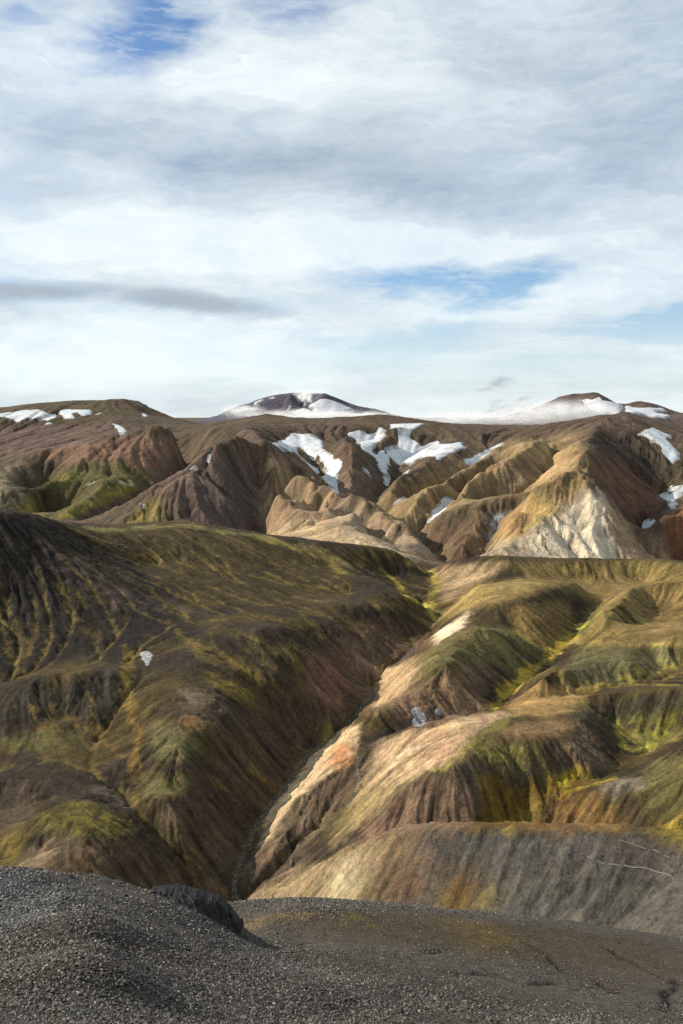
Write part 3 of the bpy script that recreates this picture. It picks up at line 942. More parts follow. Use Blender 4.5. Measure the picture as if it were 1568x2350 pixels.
A.poly(2, [(1440,695),(1568,585),(1800,500),(1800,830),(1568,830)], (.205,.098,.050), .95, 2)
A.poly(2, [(1140,255),(1350,245),(1520,480),(1300,400),(1120,330)], (.042,.034,.026), .75, 4)
A.poly(2, [(0,150),(440,200),(780,218),(1200,165),(1568,230),(1400,250),(700,290),(300,230)], (.072,.050,.036), .6, 3)
A.line(2, [(740,620),(700,700),(690,740)], 6, (.36,.39,.40), .8)
nb = fbm(GA.X, GA.Y, 30, 4, .6, 82)
fa = np.clip((np.log1p(accA) - .9) / 2.2, 0, 1)
A.C *= .90 * (1 + .18 * nb + .15 * nA - .12 * fa + .2 * rillA)[..., None].clip(.45, 1.6)

# ---- foreground gravel
N = Cover(GN, (.062, .057, .050), .5, 300)
nN = fbm(GN.X, GN.Y, 5, 5, .6, 91)
N.poly(7, [(-200,230),(120,240),(300,270),(330,400),(160,500),(-200,640)], (.080,.084,.087), .85, 3)
N.poly(7, [(-200,640),(300,420),(420,500),(400,700),(200,760),(-200,900)], (.078,.066,.048), .8, 4)
N.poly(7, [(420,400),(900,400),(1100,560),(1250,680),(900,700),(500,640)], (.040,.038,.038), .8, 4)
N.poly(7, [(340,560),(620,600),(660,700),(500,720),(380,650)], (.022,.020,.020), .85, 4)
N.poly(7, [(-200,880),(300,780),(480,800),(300,900),(0,1000)], (.072,.080,.078), .6, 4)
N.poly(7, [(700,640),(1200,640),(1300,760),(900,800)], (.080,.056,.048), .5, 5)
N.poly(8, [(-300,420),(200,420),(900,480),(1568,570),(1568,700),(900,640),(0,560),(-400,500)], (.052,.041,.029), .9, 5)
N.poly(7, [(330,290),(420,330),(480,440),(420,520),(380,420)], (.026,.024,.024), .8, 3)
N.poly(7, [(560,640),(760,660),(900,740),(700,760)], (.030,.027,.026), .7, 4)
N.poly(8, [(-60,420),(120,425),(280,440),(160,500),(-40,480)], (.10,.088,.025), .55, 1.2, .4, .8)
N.poly(8, [(480,450),(700,470),(820,560),(700,640),(520,560)], (.085,.062,.028), .7, 3, .1, 2)
N.poly(8, [(600,500),(760,530),(760,580),(620,560)], (.11,.098,.028), .55, 1.0, .45, .7)
N.poly(8, [(850,560),(1020,640),(1030,720),(900,650)], (.045,.030,.022), .7, 3, .1, 2)
N.poly(8, [(1040,560),(1568,640),(1568,760),(1200,720)], (.056,.043,.031), .8, 5)
N.poly(8, [(1130,690),(1330,780),(1250,800),(1130,740)], (.05,.032,.022), .7, 3, .1, 2)
N.poly(0, [(560,2112),(640,2098),(760,2092),(700,2110),(580,2130)], (.13,.10,.045), .7, 1, .3, .8)
NG = .90
N.C = N.C.mean(-1, keepdims=True) + 1.5 * (N.C - N.C.mean(-1, keepdims=True))
N.C *= NG * (1 + .45 * nN + .2 * fbm(GN.X, GN.Y, .8, 3, .6, 92))[..., None].clip(.4, 1.7)


# ------------------------------------------------------------------ ground materials
def ground_mat(name, s_big, s_fine, bump_d, rough=.95, spec=.12, grain=.35):
    m, nt, bs, out = new_mat(name)
    tint = nt.attr('tint').outputs['Color']
    pos = nt.node('ShaderNodeNewGeometry').outputs['Position']
    a = nt.noise(pos, s_big, 6, .62, .6)
    b = nt.noise(pos, s_fine, 5, .7)
    g = nt.m('ADD', nt.ramp(a, .3, .7, 1 - grain, 1 + grain, False), nt.ramp(b, .3, .7, -grain, grain, False))
    g = nt.m('MAXIMUM', g, .25)
    col = nt.mix(1.0, tint, nt.vm('SCALE', (1, 1, 1), g), 'MULTIPLY')
    hue = nt.noise(pos, s_big * .35, 4, .6)
    hs = nt.node('ShaderNodeHueSaturation')
    nt.put(hs.inputs['Hue'], nt.ramp(hue, .3, .7, .485, .515, False))
    nt.put(hs.inputs['Saturation'], nt.ramp(a, .3, .7, .9, 1.1, False))
    nt.put(hs.inputs['Color'], col)
    nt.put(bs.inputs['Base Color'], hs.outputs[0])
    bs.inputs['Roughness'].default_value = rough
    bs.inputs['Specular IOR Level'].default_value = spec
    bp = nt.node('ShaderNodeBump')
    bp.inputs['Strength'].default_value = 1.0
    bp.inputs['Distance'].default_value = bump_d
    nt.put(bp.inputs['Height'], nt.m('ADD', a, nt.m('MULTIPLY', b, .6)))
    nt.l.new(bp.outputs[0], bs.inputs['Normal'])
    return m


MAT_A = ground_mat("far_slopes", .08, .30, 2.6, grain=.26)
MAT_B = ground_mat("valley_slopes", .38, 1.3, .60, grain=.36)
MAT_N = ground_mat("gravel_ground", 4.0, 17.0, .10, rough=.85, spec=.2, grain=.5)


def sampC(G, C, X, Y, amp=0, wl=1, seed=0):
    if amp:                                        # ragged borders between kinds of ground
        X, Y = X + amp * fbm(X, Y, wl, 4, .65, seed), Y + 1.5 * amp * fbm(X, Y, wl, 4, .65, seed + 30)
    return np.stack([G.samp(C[..., k], X, Y, cubic=False) for k in range(3)], -1).clip(.008, .8)


# ------------------------------------------------------------------ ground meshes
gp = bpy.data.meshes.new("plain")
gp.from_pydata([(-60000, -60000, CAMZ - 330), (60000, -60000, CAMZ - 330), (60000, 90000, CAMZ - 330), (-60000, 90000, CAMZ - 330)], [], [(0, 1, 2, 3)])
mp, nt, bs, out = new_mat("plain_soil")
pos = nt.node('ShaderNodeNewGeometry').outputs['Position']
nt.put(bs.inputs['Base Color'], nt.mix(nt.noise(pos, .0006, 6), (.05, .04, .03), (.09, .08, .05)))
gp.materials.append(mp)
link("ground_plain", gp, kind='structure')

X, Y = fan(1060, 4290, 470, 720, .44, 80)
Z = GA.samp(GA.Z, X, Y)
Z = Z + 1.6 * fbm(X, Y, 24, 3, .55, 61)
fr, fs = fan_streaks(X, Y, Z, .55, 9, 71)
Z = Z + 1.1 * fr * np.clip((fs - .06) / .3, .15, 1.4)
tintA = sampC(GA, A.C, X, Y, 9, 26, 640) * (1 + .34 * fr * np.clip(fs / .3, .3, 1.2))[..., None].clip(.4, 1.8)
mA = mesh_grid("far_mountains", X, Y, Z + CAMZ, MAT_A, dict(tint=tintA.clip(.008, .8)))
link("far_mountains", mA, kind='structure')

X, Y = fan(205, 1025, 760, 780, .43, 30)
Z = GB.samp(GB.Z, X, Y)
Z = Z + (.32 * fbm(X, Y, 7, 3, .55, 62) + .12 * fbm(X, Y, 2.2, 2, .5, 63)) * smooth01((1000 - Y) / 100)
fr, fs = fan_streaks(X, Y, Z, .6, 9, 72)
fr2, _ = fan_streaks(X, Y, Z, 1.4, 16, 73)
zr = smooth01((304 - Y) / 14) * smooth01((X + 50) / 12)          # the grey ridge is smoother
fr2 = fr2 * (1 - .7 * zr)
fr = fr * (1 - .6 * zr)
Z = Z + (.20 * fr + .30 * fr2) * np.clip((fs - .06) / .3, .12, 1.4)
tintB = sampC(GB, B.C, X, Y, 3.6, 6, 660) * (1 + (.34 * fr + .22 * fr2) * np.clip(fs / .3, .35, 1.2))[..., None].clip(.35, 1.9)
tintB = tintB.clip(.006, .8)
# three pieces of terrain, parted along the stream and behind the grey ridge
gl = np.array([unproj(u, v, d)[:2] for u, v, d in MID[0][1]])
gl = np.vstack([(gl[0][0] - 10, 200), gl, (gl[-1][0], 1100)])
xm, ym = (X[:-1, :-1] + X[1:, 1:]) / 2, (Y[:-1, :-1] + Y[1:, 1:]) / 2
left = xm < np.interp(ym, gl[:, 1], gl[:, 0])
rid = np.array([unproj(u, v, d)[:2] for u, v, d in [(526,2086,338),(720,2005,325),(800,1960,315),(900,1930,312),(1100,1918,310),(1300,1916,305),(1568,1950,300),(2200,2000,300)]] + [(600, 200), (-60, 200), (-60, 330)])
ridge = inpoly(xm, ym, rid) & ~left
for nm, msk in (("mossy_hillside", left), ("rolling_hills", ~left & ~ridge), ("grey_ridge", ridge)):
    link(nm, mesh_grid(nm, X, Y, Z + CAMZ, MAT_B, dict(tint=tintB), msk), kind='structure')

X, Y = fan(1.2, 98, 420, 480, .46, 3.5)
Z = GN.samp(GN.Z, X, Y)
Z = Z + .035 * fbm(X, Y, .7, 3, .55, 64) + .012 * fbm(X, Y, .22, 2, .55, 65)
cdist = np.full(X.shape, 9.0)
for pts in ([(70,645),(160,665),(240,685)], [(480,690),(520,705),(640,708),(740,715),(850,755),(980,745)], [(590,820),(700,828),(800,835)], [(820,855),(950,885),(1100,890)],
            [(1530,720),(1540,770),(1490,790),(1505,830),(1495,870)], [(1180,740),(1240,775),(1290,795)], [(380,608),(480,598)], [(1200,580),(1330,650),(1460,710),(1540,740)], [(-300,560),(-120,600),(60,640)], [(850,560),(960,620),(1030,700)]):
    cx, cy, cz, cok = GN.cast(np.array(densify([to_uv(8, q) for q in pts], 12))[:, :2])
    cdist = np.minimum(cdist, seg_dist(X + .12 * fbm(X, Y, .9, 3, .6, 66), Y + .12 * fbm(X, Y, .9, 3, .6, 67), list(zip(cx, cy))))
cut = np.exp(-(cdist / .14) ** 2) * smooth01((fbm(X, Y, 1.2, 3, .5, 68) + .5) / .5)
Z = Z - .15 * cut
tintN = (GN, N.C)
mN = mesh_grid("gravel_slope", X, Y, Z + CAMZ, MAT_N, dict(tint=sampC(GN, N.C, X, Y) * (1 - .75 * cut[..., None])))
slope_o = link("gravel_slope", mN, kind='structure')

# ------------------------------------------------------------------ sky
def pix_dir(u, v):
    rx, ry = (u - CX) / FOC, (CY - v) / FOC
    y, z = math.cos(PIT) + ry * math.sin(PIT), -math.sin(PIT) + ry * math.cos(PIT)
    n = math.sqrt(rx * rx + y * y + z * z)
    return math.atan2(rx, y), math.asin(z / n)


world = bpy.data.worlds.new("World")
sc.world = world
world.use_nodes = True
nt = NT(world.node_tree)
nt.n.clear()
wo = nt.node('ShaderNodeOutputWorld')
bg = nt.node('ShaderNodeBackground')
nt.l.new(bg.outputs[0], wo.inputs[0])
sky = nt.node('ShaderNodeTexSky', sky_type='NISHITA')
sky.sun_disc = False
sky.sun_elevation = math.radians(SUN_EL)
sky.sun_rotation = math.radians(SUN_AZ)
sky.altitude = 800
sky.air_density = 1.0
sky.dust_density = 0.0
sky.ozone_density = 3.0
dirv = nt.node('ShaderNodeTexCoord').outputs['Generated']
sep = nt.node('ShaderNodeSeparateXYZ')
nt.l.new(dirv, sep.inputs[0])
dx, dy, dz = sep.outputs
az = nt.m('ARCTAN2', dx, dy)
el = nt.m('ARCSINE', dz)
# cloud layer seen in perspective: bands draw together towards the horizon
den = nt.m('ADD', nt.m('MAXIMUM', dz, 0.0), 0.12)
cmb = nt.node('ShaderNodeCombineXYZ')
nt.put(cmb.inputs[0], nt.m('DIVIDE', dx, den))
nt.put(cmb.inputs[1], nt.m('DIVIDE', dy, den))
lay = cmb.outputs[0]
c2 = nt.node('ShaderNodeCombineXYZ')
nt.put(c2.inputs[0], az)
nt.put(c2.inputs[1], nt.m('MULTIPLY', el, 2.6))
ang = c2.outputs[0]
w1 = nt.noise(ang, 5.0, 5, .6)
w2 = nt.noise(nt.vm('ADD', ang, (7.3, 2.1, 0)), 5.0, 5, .6)
f1 = nt.noise(nt.vm('ADD', ang, (3.3, 8.1, 0)), 26.0, 6, .62)
wa = nt.m('ADD', az, nt.m('ADD', nt.m('MULTIPLY', nt.m('SUBTRACT', w1, .5), .16), nt.m('MULTIPLY', nt.m('SUBTRACT', f1, .5), .05)))
we = nt.m('ADD', el, nt.m('ADD', nt.m('MULTIPLY', nt.m('SUBTRACT', w2, .5), .07), nt.m('MULTIPLY', nt.m('SUBTRACT', f1, .5), .022)))


def _comb(x, y):
    c = nt.node('ShaderNodeCombineXYZ')
    nt.put(c.inputs[0], x)
    nt.put(c.inputs[1], y)
    return c.outputs[0]


WARP, RAW = _comb(wa, we), _comb(az, el)


def patch(u, v, ru, rv, rot=0.0, inner=.35, raw=False):
    """soft-edged region of the sky round the direction of photo point (u, v); radii as angles (photo pixels)"""
    a0, e0 = pix_dir(u, v)
    mp_ = nt.node('ShaderNodeMapping', vector_type='TEXTURE')
    nt.put(mp_.inputs[0], RAW if raw else WARP)
    mp_.inputs['Location'].default_value = (a0, e0, 0)
    mp_.inputs['Rotation'].default_value = (0, 0, rot)
    mp_.inputs['Scale'].default_value = (ru / FOC, rv / FOC, 1)
    ln = nt.node('ShaderNodeVectorMath', operation='LENGTH')
    nt.put(ln.inputs[0], mp_.outputs[0])
    return nt.ramp(ln.outputs['Value'], inner, 1.0, 1.0, 0.0)


# general veil of cloud, with streaks
st1 = nt.noise(lay, .55, 6, .58, .8)
st2 = nt.noise(nt.vm('MULTIPLY', lay, (1.0, .35, 1.0)), 1.6, 6, .6, .5)
cov = nt.ramp(nt.m('ADD', nt.m('MULTIPLY', st1, .6), nt.m('MULTIPLY', st2, .4)), .30, .60, .60, 1.0)
holes = [patch(320, 55, 240, 130, .45, .05), nt.m('MULTIPLY', patch(720, 20, 260, 60, .1, .1), .6),
         patch(1010, 640, 330, 62, -.06, .1), patch(1150, 660, 180, 60, .35, .1),
         patch(1480, 745, 300, 50, .12, .1), nt.m('MULTIPLY', patch(900, 800, 420, 60, .1, .0), .75),
         nt.m('MULTIPLY', patch(1300, 870, 500, 60, .0, .0), .7), nt.m('MULTIPLY', patch(30, 20, 120, 60, .3, .0), .5)]
hl = holes[0]
for h in holes[1:]:
    hl = nt.m('MAXIMUM', hl, h)
wisp = nt.ramp(nt.noise(nt.vm('MULTIPLY', ang, (1.0, 1.6, 1.0)), 16.0, 7, .62, .25), .46, .66)
hl = nt.m('MULTIPLY', hl, nt.m('SUBTRACT', 1.0, nt.m('MULTIPLY', wisp, .55)))
cov = nt.m('SUBTRACT', cov, nt.m('MULTIPLY', hl, 1.05), clamp=True)
cov = nt.m('MINIMUM', cov, 1.0)
# brightness of the cloud: thin and bright or thick and grey
gn = nt.noise(nt.vm('MULTIPLY', lay, (.6, 1.0, 1.0)), .42, 5, .55, .6)
gn2 = nt.noise(ang, 3.4, 6, .6, .5)
gn3 = nt.noise(nt.vm('MULTIPLY', RAW, (1.0, 3.2, 1.0)), 9.0, 7, .62, .35)
thick = nt.m('ADD', nt.m('MULTIPLY', nt.ramp(gn, .35, .68, 0, 1), .28), nt.m('MULTIPLY', nt.ramp(gn2, .35, .7, 0, 1), .26))
mp3 = nt.node('ShaderNodeMapping', vector_type='POINT')
nt.put(mp3.inputs[0], WARP)
mp3.inputs['Rotation'].default_value = (0, 0, -.16)
mp3.inputs['Scale'].default_value = (1.0, 4.5, 1.0)
gn4 = nt.noise(mp3.outputs[0], 22.0, 8, .66, .3)
thick = nt.m('ADD', thick, nt.m('ADD', nt.m('MULTIPLY', nt.m('SUBTRACT', gn3, .44), .60), nt.m('MULTIPLY', nt.m('SUBTRACT', gn4, .46), .30)))
cov = nt.m('SUBTRACT', cov, nt.m('MULTIPLY', nt.m('SUBTRACT', gn4, .48), .40), clamp=True)
for args, k in (((700, 345, 1100, 120, -.08, .0), .34), ((1450, 280, 480, 220, -.1, .0), .36), ((300, 350, 420, 70, -.05, .0), .25),
                ((1050, 450, 420, 70, -.1, .0), .30), ((60, 430, 260, 90, .0, .0), .22), ((1300, 60, 500, 120, .0, .0), .25)):
    thick = nt.m('ADD', thick, nt.m('MULTIPLY', patch(*args), k))
for args, k in (((450, 560, 760, 120, .0, .0), .50), ((1000, 560, 600, 60, -.05, .0), .40), ((300, 810, 760, 140, .0, .1), .46),
                ((600, 190, 520, 110, .15, .0), .30), ((150, 130, 220, 130, .0, .0), .25), ((1150, 700, 400, 60, .1, .0), .3), ((1260, 375, 220, 34, .08, .0), .30)):
    thick = nt.m('SUBTRACT', thick, nt.m('MULTIPLY', patch(*args), k))
thick = nt.m('MULTIPLY', thick, 1.0, clamp=True)
cl = nt.mix(thick, (0.560, 0.612, 0.625), (0.195, 0.252, 0.318))
# the low lens-shaped cloud
lens = nt.m('MAXIMUM', patch(60, 668, 460, 42, .03, .0, True), patch(440, 693, 400, 48, -.10, .0, True))
lens = nt.ramp(nt.m('ADD', lens, nt.m('ADD', nt.m('MULTIPLY', nt.m('SUBTRACT', nt.noise(nt.vm('MULTIPLY', ang, (.5, 1.3, 1)), 14.0, 5, .6), .5), .55), nt.m('MULTIPLY', nt.m('SUBTRACT', gn4, .5), .5))), .12, 1.0)
cl = nt.mix(nt.m('MULTIPLY', lens, .85), cl, (0.235, 0.278, 0.326))
small = nt.m('MAXIMUM', patch(1112, 890, 70, 16, .2, .0), patch(1150, 930, 60, 10, .0, .0))
cl = nt.mix(nt.m('MULTIPLY', small, .75), cl, (0.261, 0.300, 0.339))
cov = nt.m('MAXIMUM', cov, nt.m('MAXIMUM', lens, small))
# whiter towards the horizon
hz = nt.ramp(el, .0, .13, .9, 0.0)
cov = nt.m('MAXIMUM', cov, hz)
skyc = nt.mix(1.0, sky.outputs[0], (SKY_STR * .95, SKY_STR * 1.0, SKY_STR * 1.06), 'MULTIPLY')
nt.put(bg.inputs[0], nt.mix(cov, skyc, cl))
bg.inputs[1].default_value = 1.0
world.cycles.sampling_method = 'MANUAL'
world.cycles.sample_map_resolution = 512

# ------------------------------------------------------------------ distant mountains
def L4(p):
    return 526.4 + p[0] * .2398, 883.6 + p[1] * .2398


def L5(p):
    return 1128 + p[0] * .2806, 864.8 + p[1] * .2806


def ml(conv, pts, d):
    return (0, [(*conv(p), d) for p in pts])


MTN = [
 ml(L4, [(-200,330),(40,230),(100,200),(220,165),(370,125),(500,97),(590,84),(740,80),(890,88),(960,125),(1000,150),(1100,195),(1200,240),(1240,243),(1290,220),(1340,217),(1400,235),(1480,262),(1700,330)], 8000),
 ml(L4, [(0,360),(300,400),(700,420),(1100,400),(1500,400)], 7300),
 ml(L4, [(590,84),(480,250),(400,330)], 7700), ml(L4, [(890,88),(700,230),(640,320)], 7700),
 ml(L4, [(700,130),(600,250),(560,320)], 7850),
 ml(L5, [(-150,430),(100,390),(300,320),(450,235),(560,170),(620,155),(700,148),(860,138),(890,145),(940,180),(1000,215),(1080,240),(1150,215),(1230,208),(1330,228),(1390,258),(1450,290),(1520,320),(1800,330)], 7200),
 ml(L5, [(0,420),(600,380),(1000,370),(1500,380)], 6600),
 ml(L5, [(885,150),(760,230),(700,300)], 7000), ml(L5, [(1230,215),(1150,270)], 7050),
 ml(L5, [(1070,292),(1110,283),(1160,300),(1250,322),(1440,345),(1568,312),(1900,280)], 6000),
]
P = lines_to_points(MTN, 130.0)
sup = [(x, y, -320) for x in np.linspace(-2600, 5200, 9) for y in (5200, 9600)]
P = np.vstack([P, np.array(sup)])
GM = Grid(-2000, 4600, 5500, 9200, 16.0)
GM.from_rbf(RBF(P, 12.0), 2)
GM.Z = GM.Z + 16 * (fbm(GM.X, GM.Y, 300, 4, .55, 401, True) - .3)
GM.erode(3, 30000, 60, 5.0, seed=12, jitter=.35, sm=.7)
CM = Cover(GM, (.072, .067, .088), 30.0, 420)
nM = fbm(GM.X, GM.Y, 120, 4, .6, 421)
right = smooth01((GM.X - 900) / 400)
CM.C = CM.C * (1 - right[..., None]) + np.array((.075, .055, .050)) * right[..., None]
CM.C *= (1 + .35 * nM)[..., None]
MAT_M = ground_mat("distant_rock", .01, .05, 15.0, grain=.2)
link("distant_mountains", mesh_grid("distant_mountains", GM.X, GM.Y, GM.Z + CAMZ, MAT_M, dict(tint=CM.C.clip(.01, .8))), kind='structure')

# ------------------------------------------------------------------ snow
snow, nt, bs, out = new_mat("old_snow")
pos = nt.node('ShaderNodeNewGeometry').outputs['Position']
sn = nt.noise(pos, .035, 6, .65, 1.2)
sn2 = nt.noise(pos, .3, 5, .7)
sm_ = nt.m('ADD', nt.m('MULTIPLY', sn, .7), nt.m('MULTIPLY', sn2, .3))
rim = nt.attr('rim').outputs['Fac']
dirt = nt.m('ADD', nt.ramp(sm_, .37, .62), nt.m('MULTIPLY', nt.m('SUBTRACT', .45, rim), 1.2), clamp=True)
nt.put(bs.inputs['Base Color'], nt.mix(dirt, (.45, .48, .51), (.20, .19, .18)))
bs.inputs['Roughness'].default_value = .6
bp = nt.node('ShaderNodeBump')
bp.inputs['Distance'].default_value = 1.2
nt.put(bp.inputs['Height'], sm_)
nt.l.new(bp.outputs[0], bs.inputs['Normal'])


def snow_patch(G, r, pts, label, thick, step, sig, conv=None, group=None, edge=1.6, mat=None, name="snow_patch", cat="snow patch"):
    """snow lying in the hollows: a smoothed skin over the ground that dips under it at its rim"""
    uv = resample_closed([conv(p) if conv else to_uv(r, p) for p in pts], 120)
    x, y, z, ok = G.cast(uv)
    x, y = x[ok], y[ok]
    pad = sig * 2 + step * 4
    xs, ys = np.arange(x.min() - pad, x.max() + pad, step), np.arange(y.min() - pad, y.max() + pad, step)
    X, Y = np.meshgrid(xs, ys)
    wx, wy = 1.6 * step * fbm(X, Y, step * 6, 4, .65, 5), 1.6 * step * fbm(X, Y, step * 6, 4, .65, 6)
    m = blur(inpoly(X + wx, Y + wy, np.c_[x, y]).astype(float), edge)
    zt = G.samp(G.Z, X, Y)
    zs = blur(zt, sig / step)
    top = zs * .5 + zt * .5 + thick * (1.9 * m - .95) + .3 * thick * fbm(X, Y, step * 5, 4, .6, 7)
    keep = m > .12
    fm = keep[:-1, :-1] | keep[1:, 1:] | keep[1:, :-1] | keep[:-1, 1:]
    lab = np.where(fm, np.arange(1, fm.size + 1).reshape(fm.shape), 0)
    while True:                                    # keep the largest connected piece
        p = np.pad(lab, 1)
        nl = np.where(fm, np.maximum.reduce([p[1:-1, 1:-1], p[:-2, 1:-1], p[2:, 1:-1], p[1:-1, :-2], p[1:-1, 2:]]), 0)
        if (nl == lab).all():
            break
        lab = nl
    ids, cn = np.unique(lab[fm], return_counts=True)
    if not len(ids):
        return None
    fm = lab == ids[cn.argmax()]
    ox, oy = float(x.mean()), float(y.mean())
    oz = float(G.samp(G.Z, np.array([ox]), np.array([oy]))[0])
    me = mesh_grid(name, X - ox, Y - oy, top - oz, mat or snow, dict(rim=np.clip((top - zt) / thick, 0, 1)), fm)
    o = link(name, me, label=label, category=cat)
    o.location = (ox, oy, oz + CAMZ)
    if group:
        o['group'] = group
    return o


FS = "snow patches on the far slopes"
SNOWT = .62
SP = [
 (1, [(-60,178),(60,160),(120,152),(180,150),(262,182),(225,200),(150,192),(80,206),(30,186)], "long snow bank along the plateau at the left edge of the range", 3.5),
 (1, [(265,156),(300,150),(420,150),(418,176),(380,180),(350,166),(330,168),(345,190),(300,195),(280,175)], "notched snow bank on the plateau, second from the left edge", 3.0),
 (1, [(508,210),(545,222),(575,238),(572,266),(550,262),(530,235)], "slim snow tongue slanting down below the flat-topped left summit", 2.5),
 (1, [(640,166),(660,168),(680,182),(655,182)], "tiny snow fleck right below the step of the left skyline", 2.0),
 (1, [(680,228),(705,226),(745,246),(725,256),(700,238)], "small snow streak on the brown slope right of the flat-topped summit", 2.0),
 (1, [(205,212),(235,206),(232,222),(212,228)], "small snow fleck under the long left snow bank", 2.0),
 (1, [(432,172),(462,162),(450,176)], "thin snow sliver just right of the notched snow bank", 2.0),
 (1, [(946,356),(985,350),(988,362),(952,370)], "small snow fleck left of the dark dome's top", 2.0),
 (1, [(874,400),(898,402),(892,422),(876,424)], "small snow fleck in the ravine between two brown hills", 2.0),
 (1, [(632,596),(640,572),(668,572),(660,592)], "small snow fleck low in the shaded ravine above the mossy foot", 1.8),
 (1, [(1195,318),(1250,300),(1305,286),(1325,256),(1370,262),(1410,258),(1470,292),(1475,330),(1530,375),(1566,378),(1556,420),(1530,445),(1545,530),(1505,534),(1490,490),(1470,455),(1508,452),(1500,430),(1460,380),(1360,320),(1355,345),(1440,425),(1440,440),(1350,350),(1260,330)], "forked snow field running down the gully left of the central bowl", 4.0),
 (2, [(36,264),(90,240),(130,258),(170,262),(180,224),(222,246),(215,282),(160,318),(153,350),(176,356),(195,322),(272,298),(262,262),(226,218),(300,216),(400,212),(340,240),(318,285),(372,300),(372,322),(455,292),(470,312),(572,296),(560,318),(602,321),(520,350),(446,388),(440,366),(400,366),(340,392),(300,402),(270,400),(235,374),(222,392),(226,440),(212,500),(198,480),(206,446),(176,404),(170,372),(100,330),(100,310)], "largest snow field, spreading through the central bowl below the skyline", 4.0),
 (2, [(565,384),(640,350),(745,300),(760,305),(700,345),(620,392),(580,406)], "tapering snow strip between two tan ribs right of the bowl", 3.5),
 (2, [(102,414),(120,410),(146,444),(132,446)], "small slanting snow fleck on the brown rib left of the bowl", 2.0),
 (2, [(246,580),(262,562),(322,538),(300,556),(262,576)], "thin curved snow streak low on the tan ribs", 2.2),
 (2, [(412,656),(440,618),(495,570),(522,574),(480,612),(440,640)], "pointed snow streak above the dark green shoulder", 2.5),
 (2, [(300,430),(316,428),(326,450),(306,452)], "tiny snow fleck beside the reddish knob in the bowl", 1.8),
 (2, [(1368,262),(1395,240),(1432,234),(1525,276),(1495,286),(1538,335),(1556,378),(1510,392),(1460,345),(1440,300)], "greyish snow field high on the right-hand dark slope", 3.5),
 (2, [(1468,538),(1500,520),(1515,498),(1568,490),(1600,500),(1545,550),(1530,600),(1512,608),(1492,562)], "snow tongue in the ravine at the right edge of the picture", 2.5),
 (2, [(1390,668),(1408,645),(1470,645),(1438,684),(1475,730),(1520,774),(1480,762),(1425,706)], "crooked snow strip beside the rust-coloured hill at lower right of the range", 2.5),
]
for r, pts, lab, th in SP:
    snow_patch(GA, r, pts, lab, th * SNOWT, 2.8, 12, group=FS, edge=1.1)
DM = "snow on the distant mountains"
for pts, lab in (
    ([(870,132),(985,150),(1100,200),(1205,242),(1100,270),(900,290),(740,335),(650,310),(600,262),(640,240),(740,232),(800,262),(800,240),(760,205),(830,172)], "broad snow face on the right flank of the cloud-capped mountain"),
    ([(640,95),(805,92),(795,150),(815,175),(740,150),(722,222),(705,180),(690,150),(650,122)], "snow gully falling from the cloud-capped summit"),
    ([(222,172),(350,136),(345,152),(270,180),(305,195),(280,210),(240,195)], "snow strip on the left shoulder of the cloud-capped mountain"),
    ([(368,130),(466,114),(430,142),(390,140)], "small snow fleck high on the left crest of the cloud-capped mountain"),
    ([(550,130),(580,130),(572,188),(606,205),(575,250),(545,290),(540,250),(560,200)], "ragged snow streak down the middle of the cloud-capped mountain")):
    snow_patch(GM, 0, pts, lab, 16, 13, 40, conv=L4, group=DM, edge=.8)
for pts, lab in (
    ([(700,190),(740,182),(830,180),(885,158),(905,192),(1000,216),(1078,241),(1060,300),(900,310),(780,250)], "snow slope below the dark flat summit on the right horizon"),
    ([(1078,246),(1180,262),(1380,262),(1440,290),(1350,290),(1360,310),(1480,325),(1430,345),(1250,325),(1160,310),(1100,280)], "snow slope under the rounded dark cap at the right horizon")):
    snow_patch(GM, 0, pts, lab, 16, 13, 40, conv=L5, group=DM, edge=.8)

# ------------------------------------------------------------------ pale hot-spring ground in the valley
pale, nt, bs, out = new_mat("pale_clay")
pos = nt.node('ShaderNodeNewGeometry').outputs['Position']
pn = nt.noise(pos, .9, 6, .7, .8)
nt.put(bs.inputs['Base Color'], nt.mix(nt.ramp(pn, .38, .60), (.36, .385, .40), (.11, .10, .095)))
bp = nt.node('ShaderNodeBump')
bp.inputs['Distance'].default_value = .5
nt.put(bp.inputs['Height'], pn)
nt.l.new(bp.outputs[0], bs.inputs['Normal'])
snow_patch(GB, 3, [(642,642),(665,634),(690,642),(702,655),(692,670),(682,694),(670,706),(658,692),(646,665)], "pale blue-white patch with a rusty trickle on the dark hillside", .45, .6, 2.0, mat=pale, name="pale_patch", cat="pale patch", edge=1.0)
snow_patch(GB, 6, [(328,162),(352,150),(372,165),(378,190),(402,205),(398,232),(350,238),(325,225),(336,195)], "mottled pale patch of ground in the gully above the tan spur", .3, .6, 1.5, mat=pale, name="pale_patch", cat="pale patch", edge=1.0)
snow_patch(GB, 6, [(446,160),(462,158),(462,172),(448,172)], "tiny pale spot right of the mottled pale ground", .25, .5, 1.0, mat=pale, name="pale_patch", cat="pale patch", edge=.8)

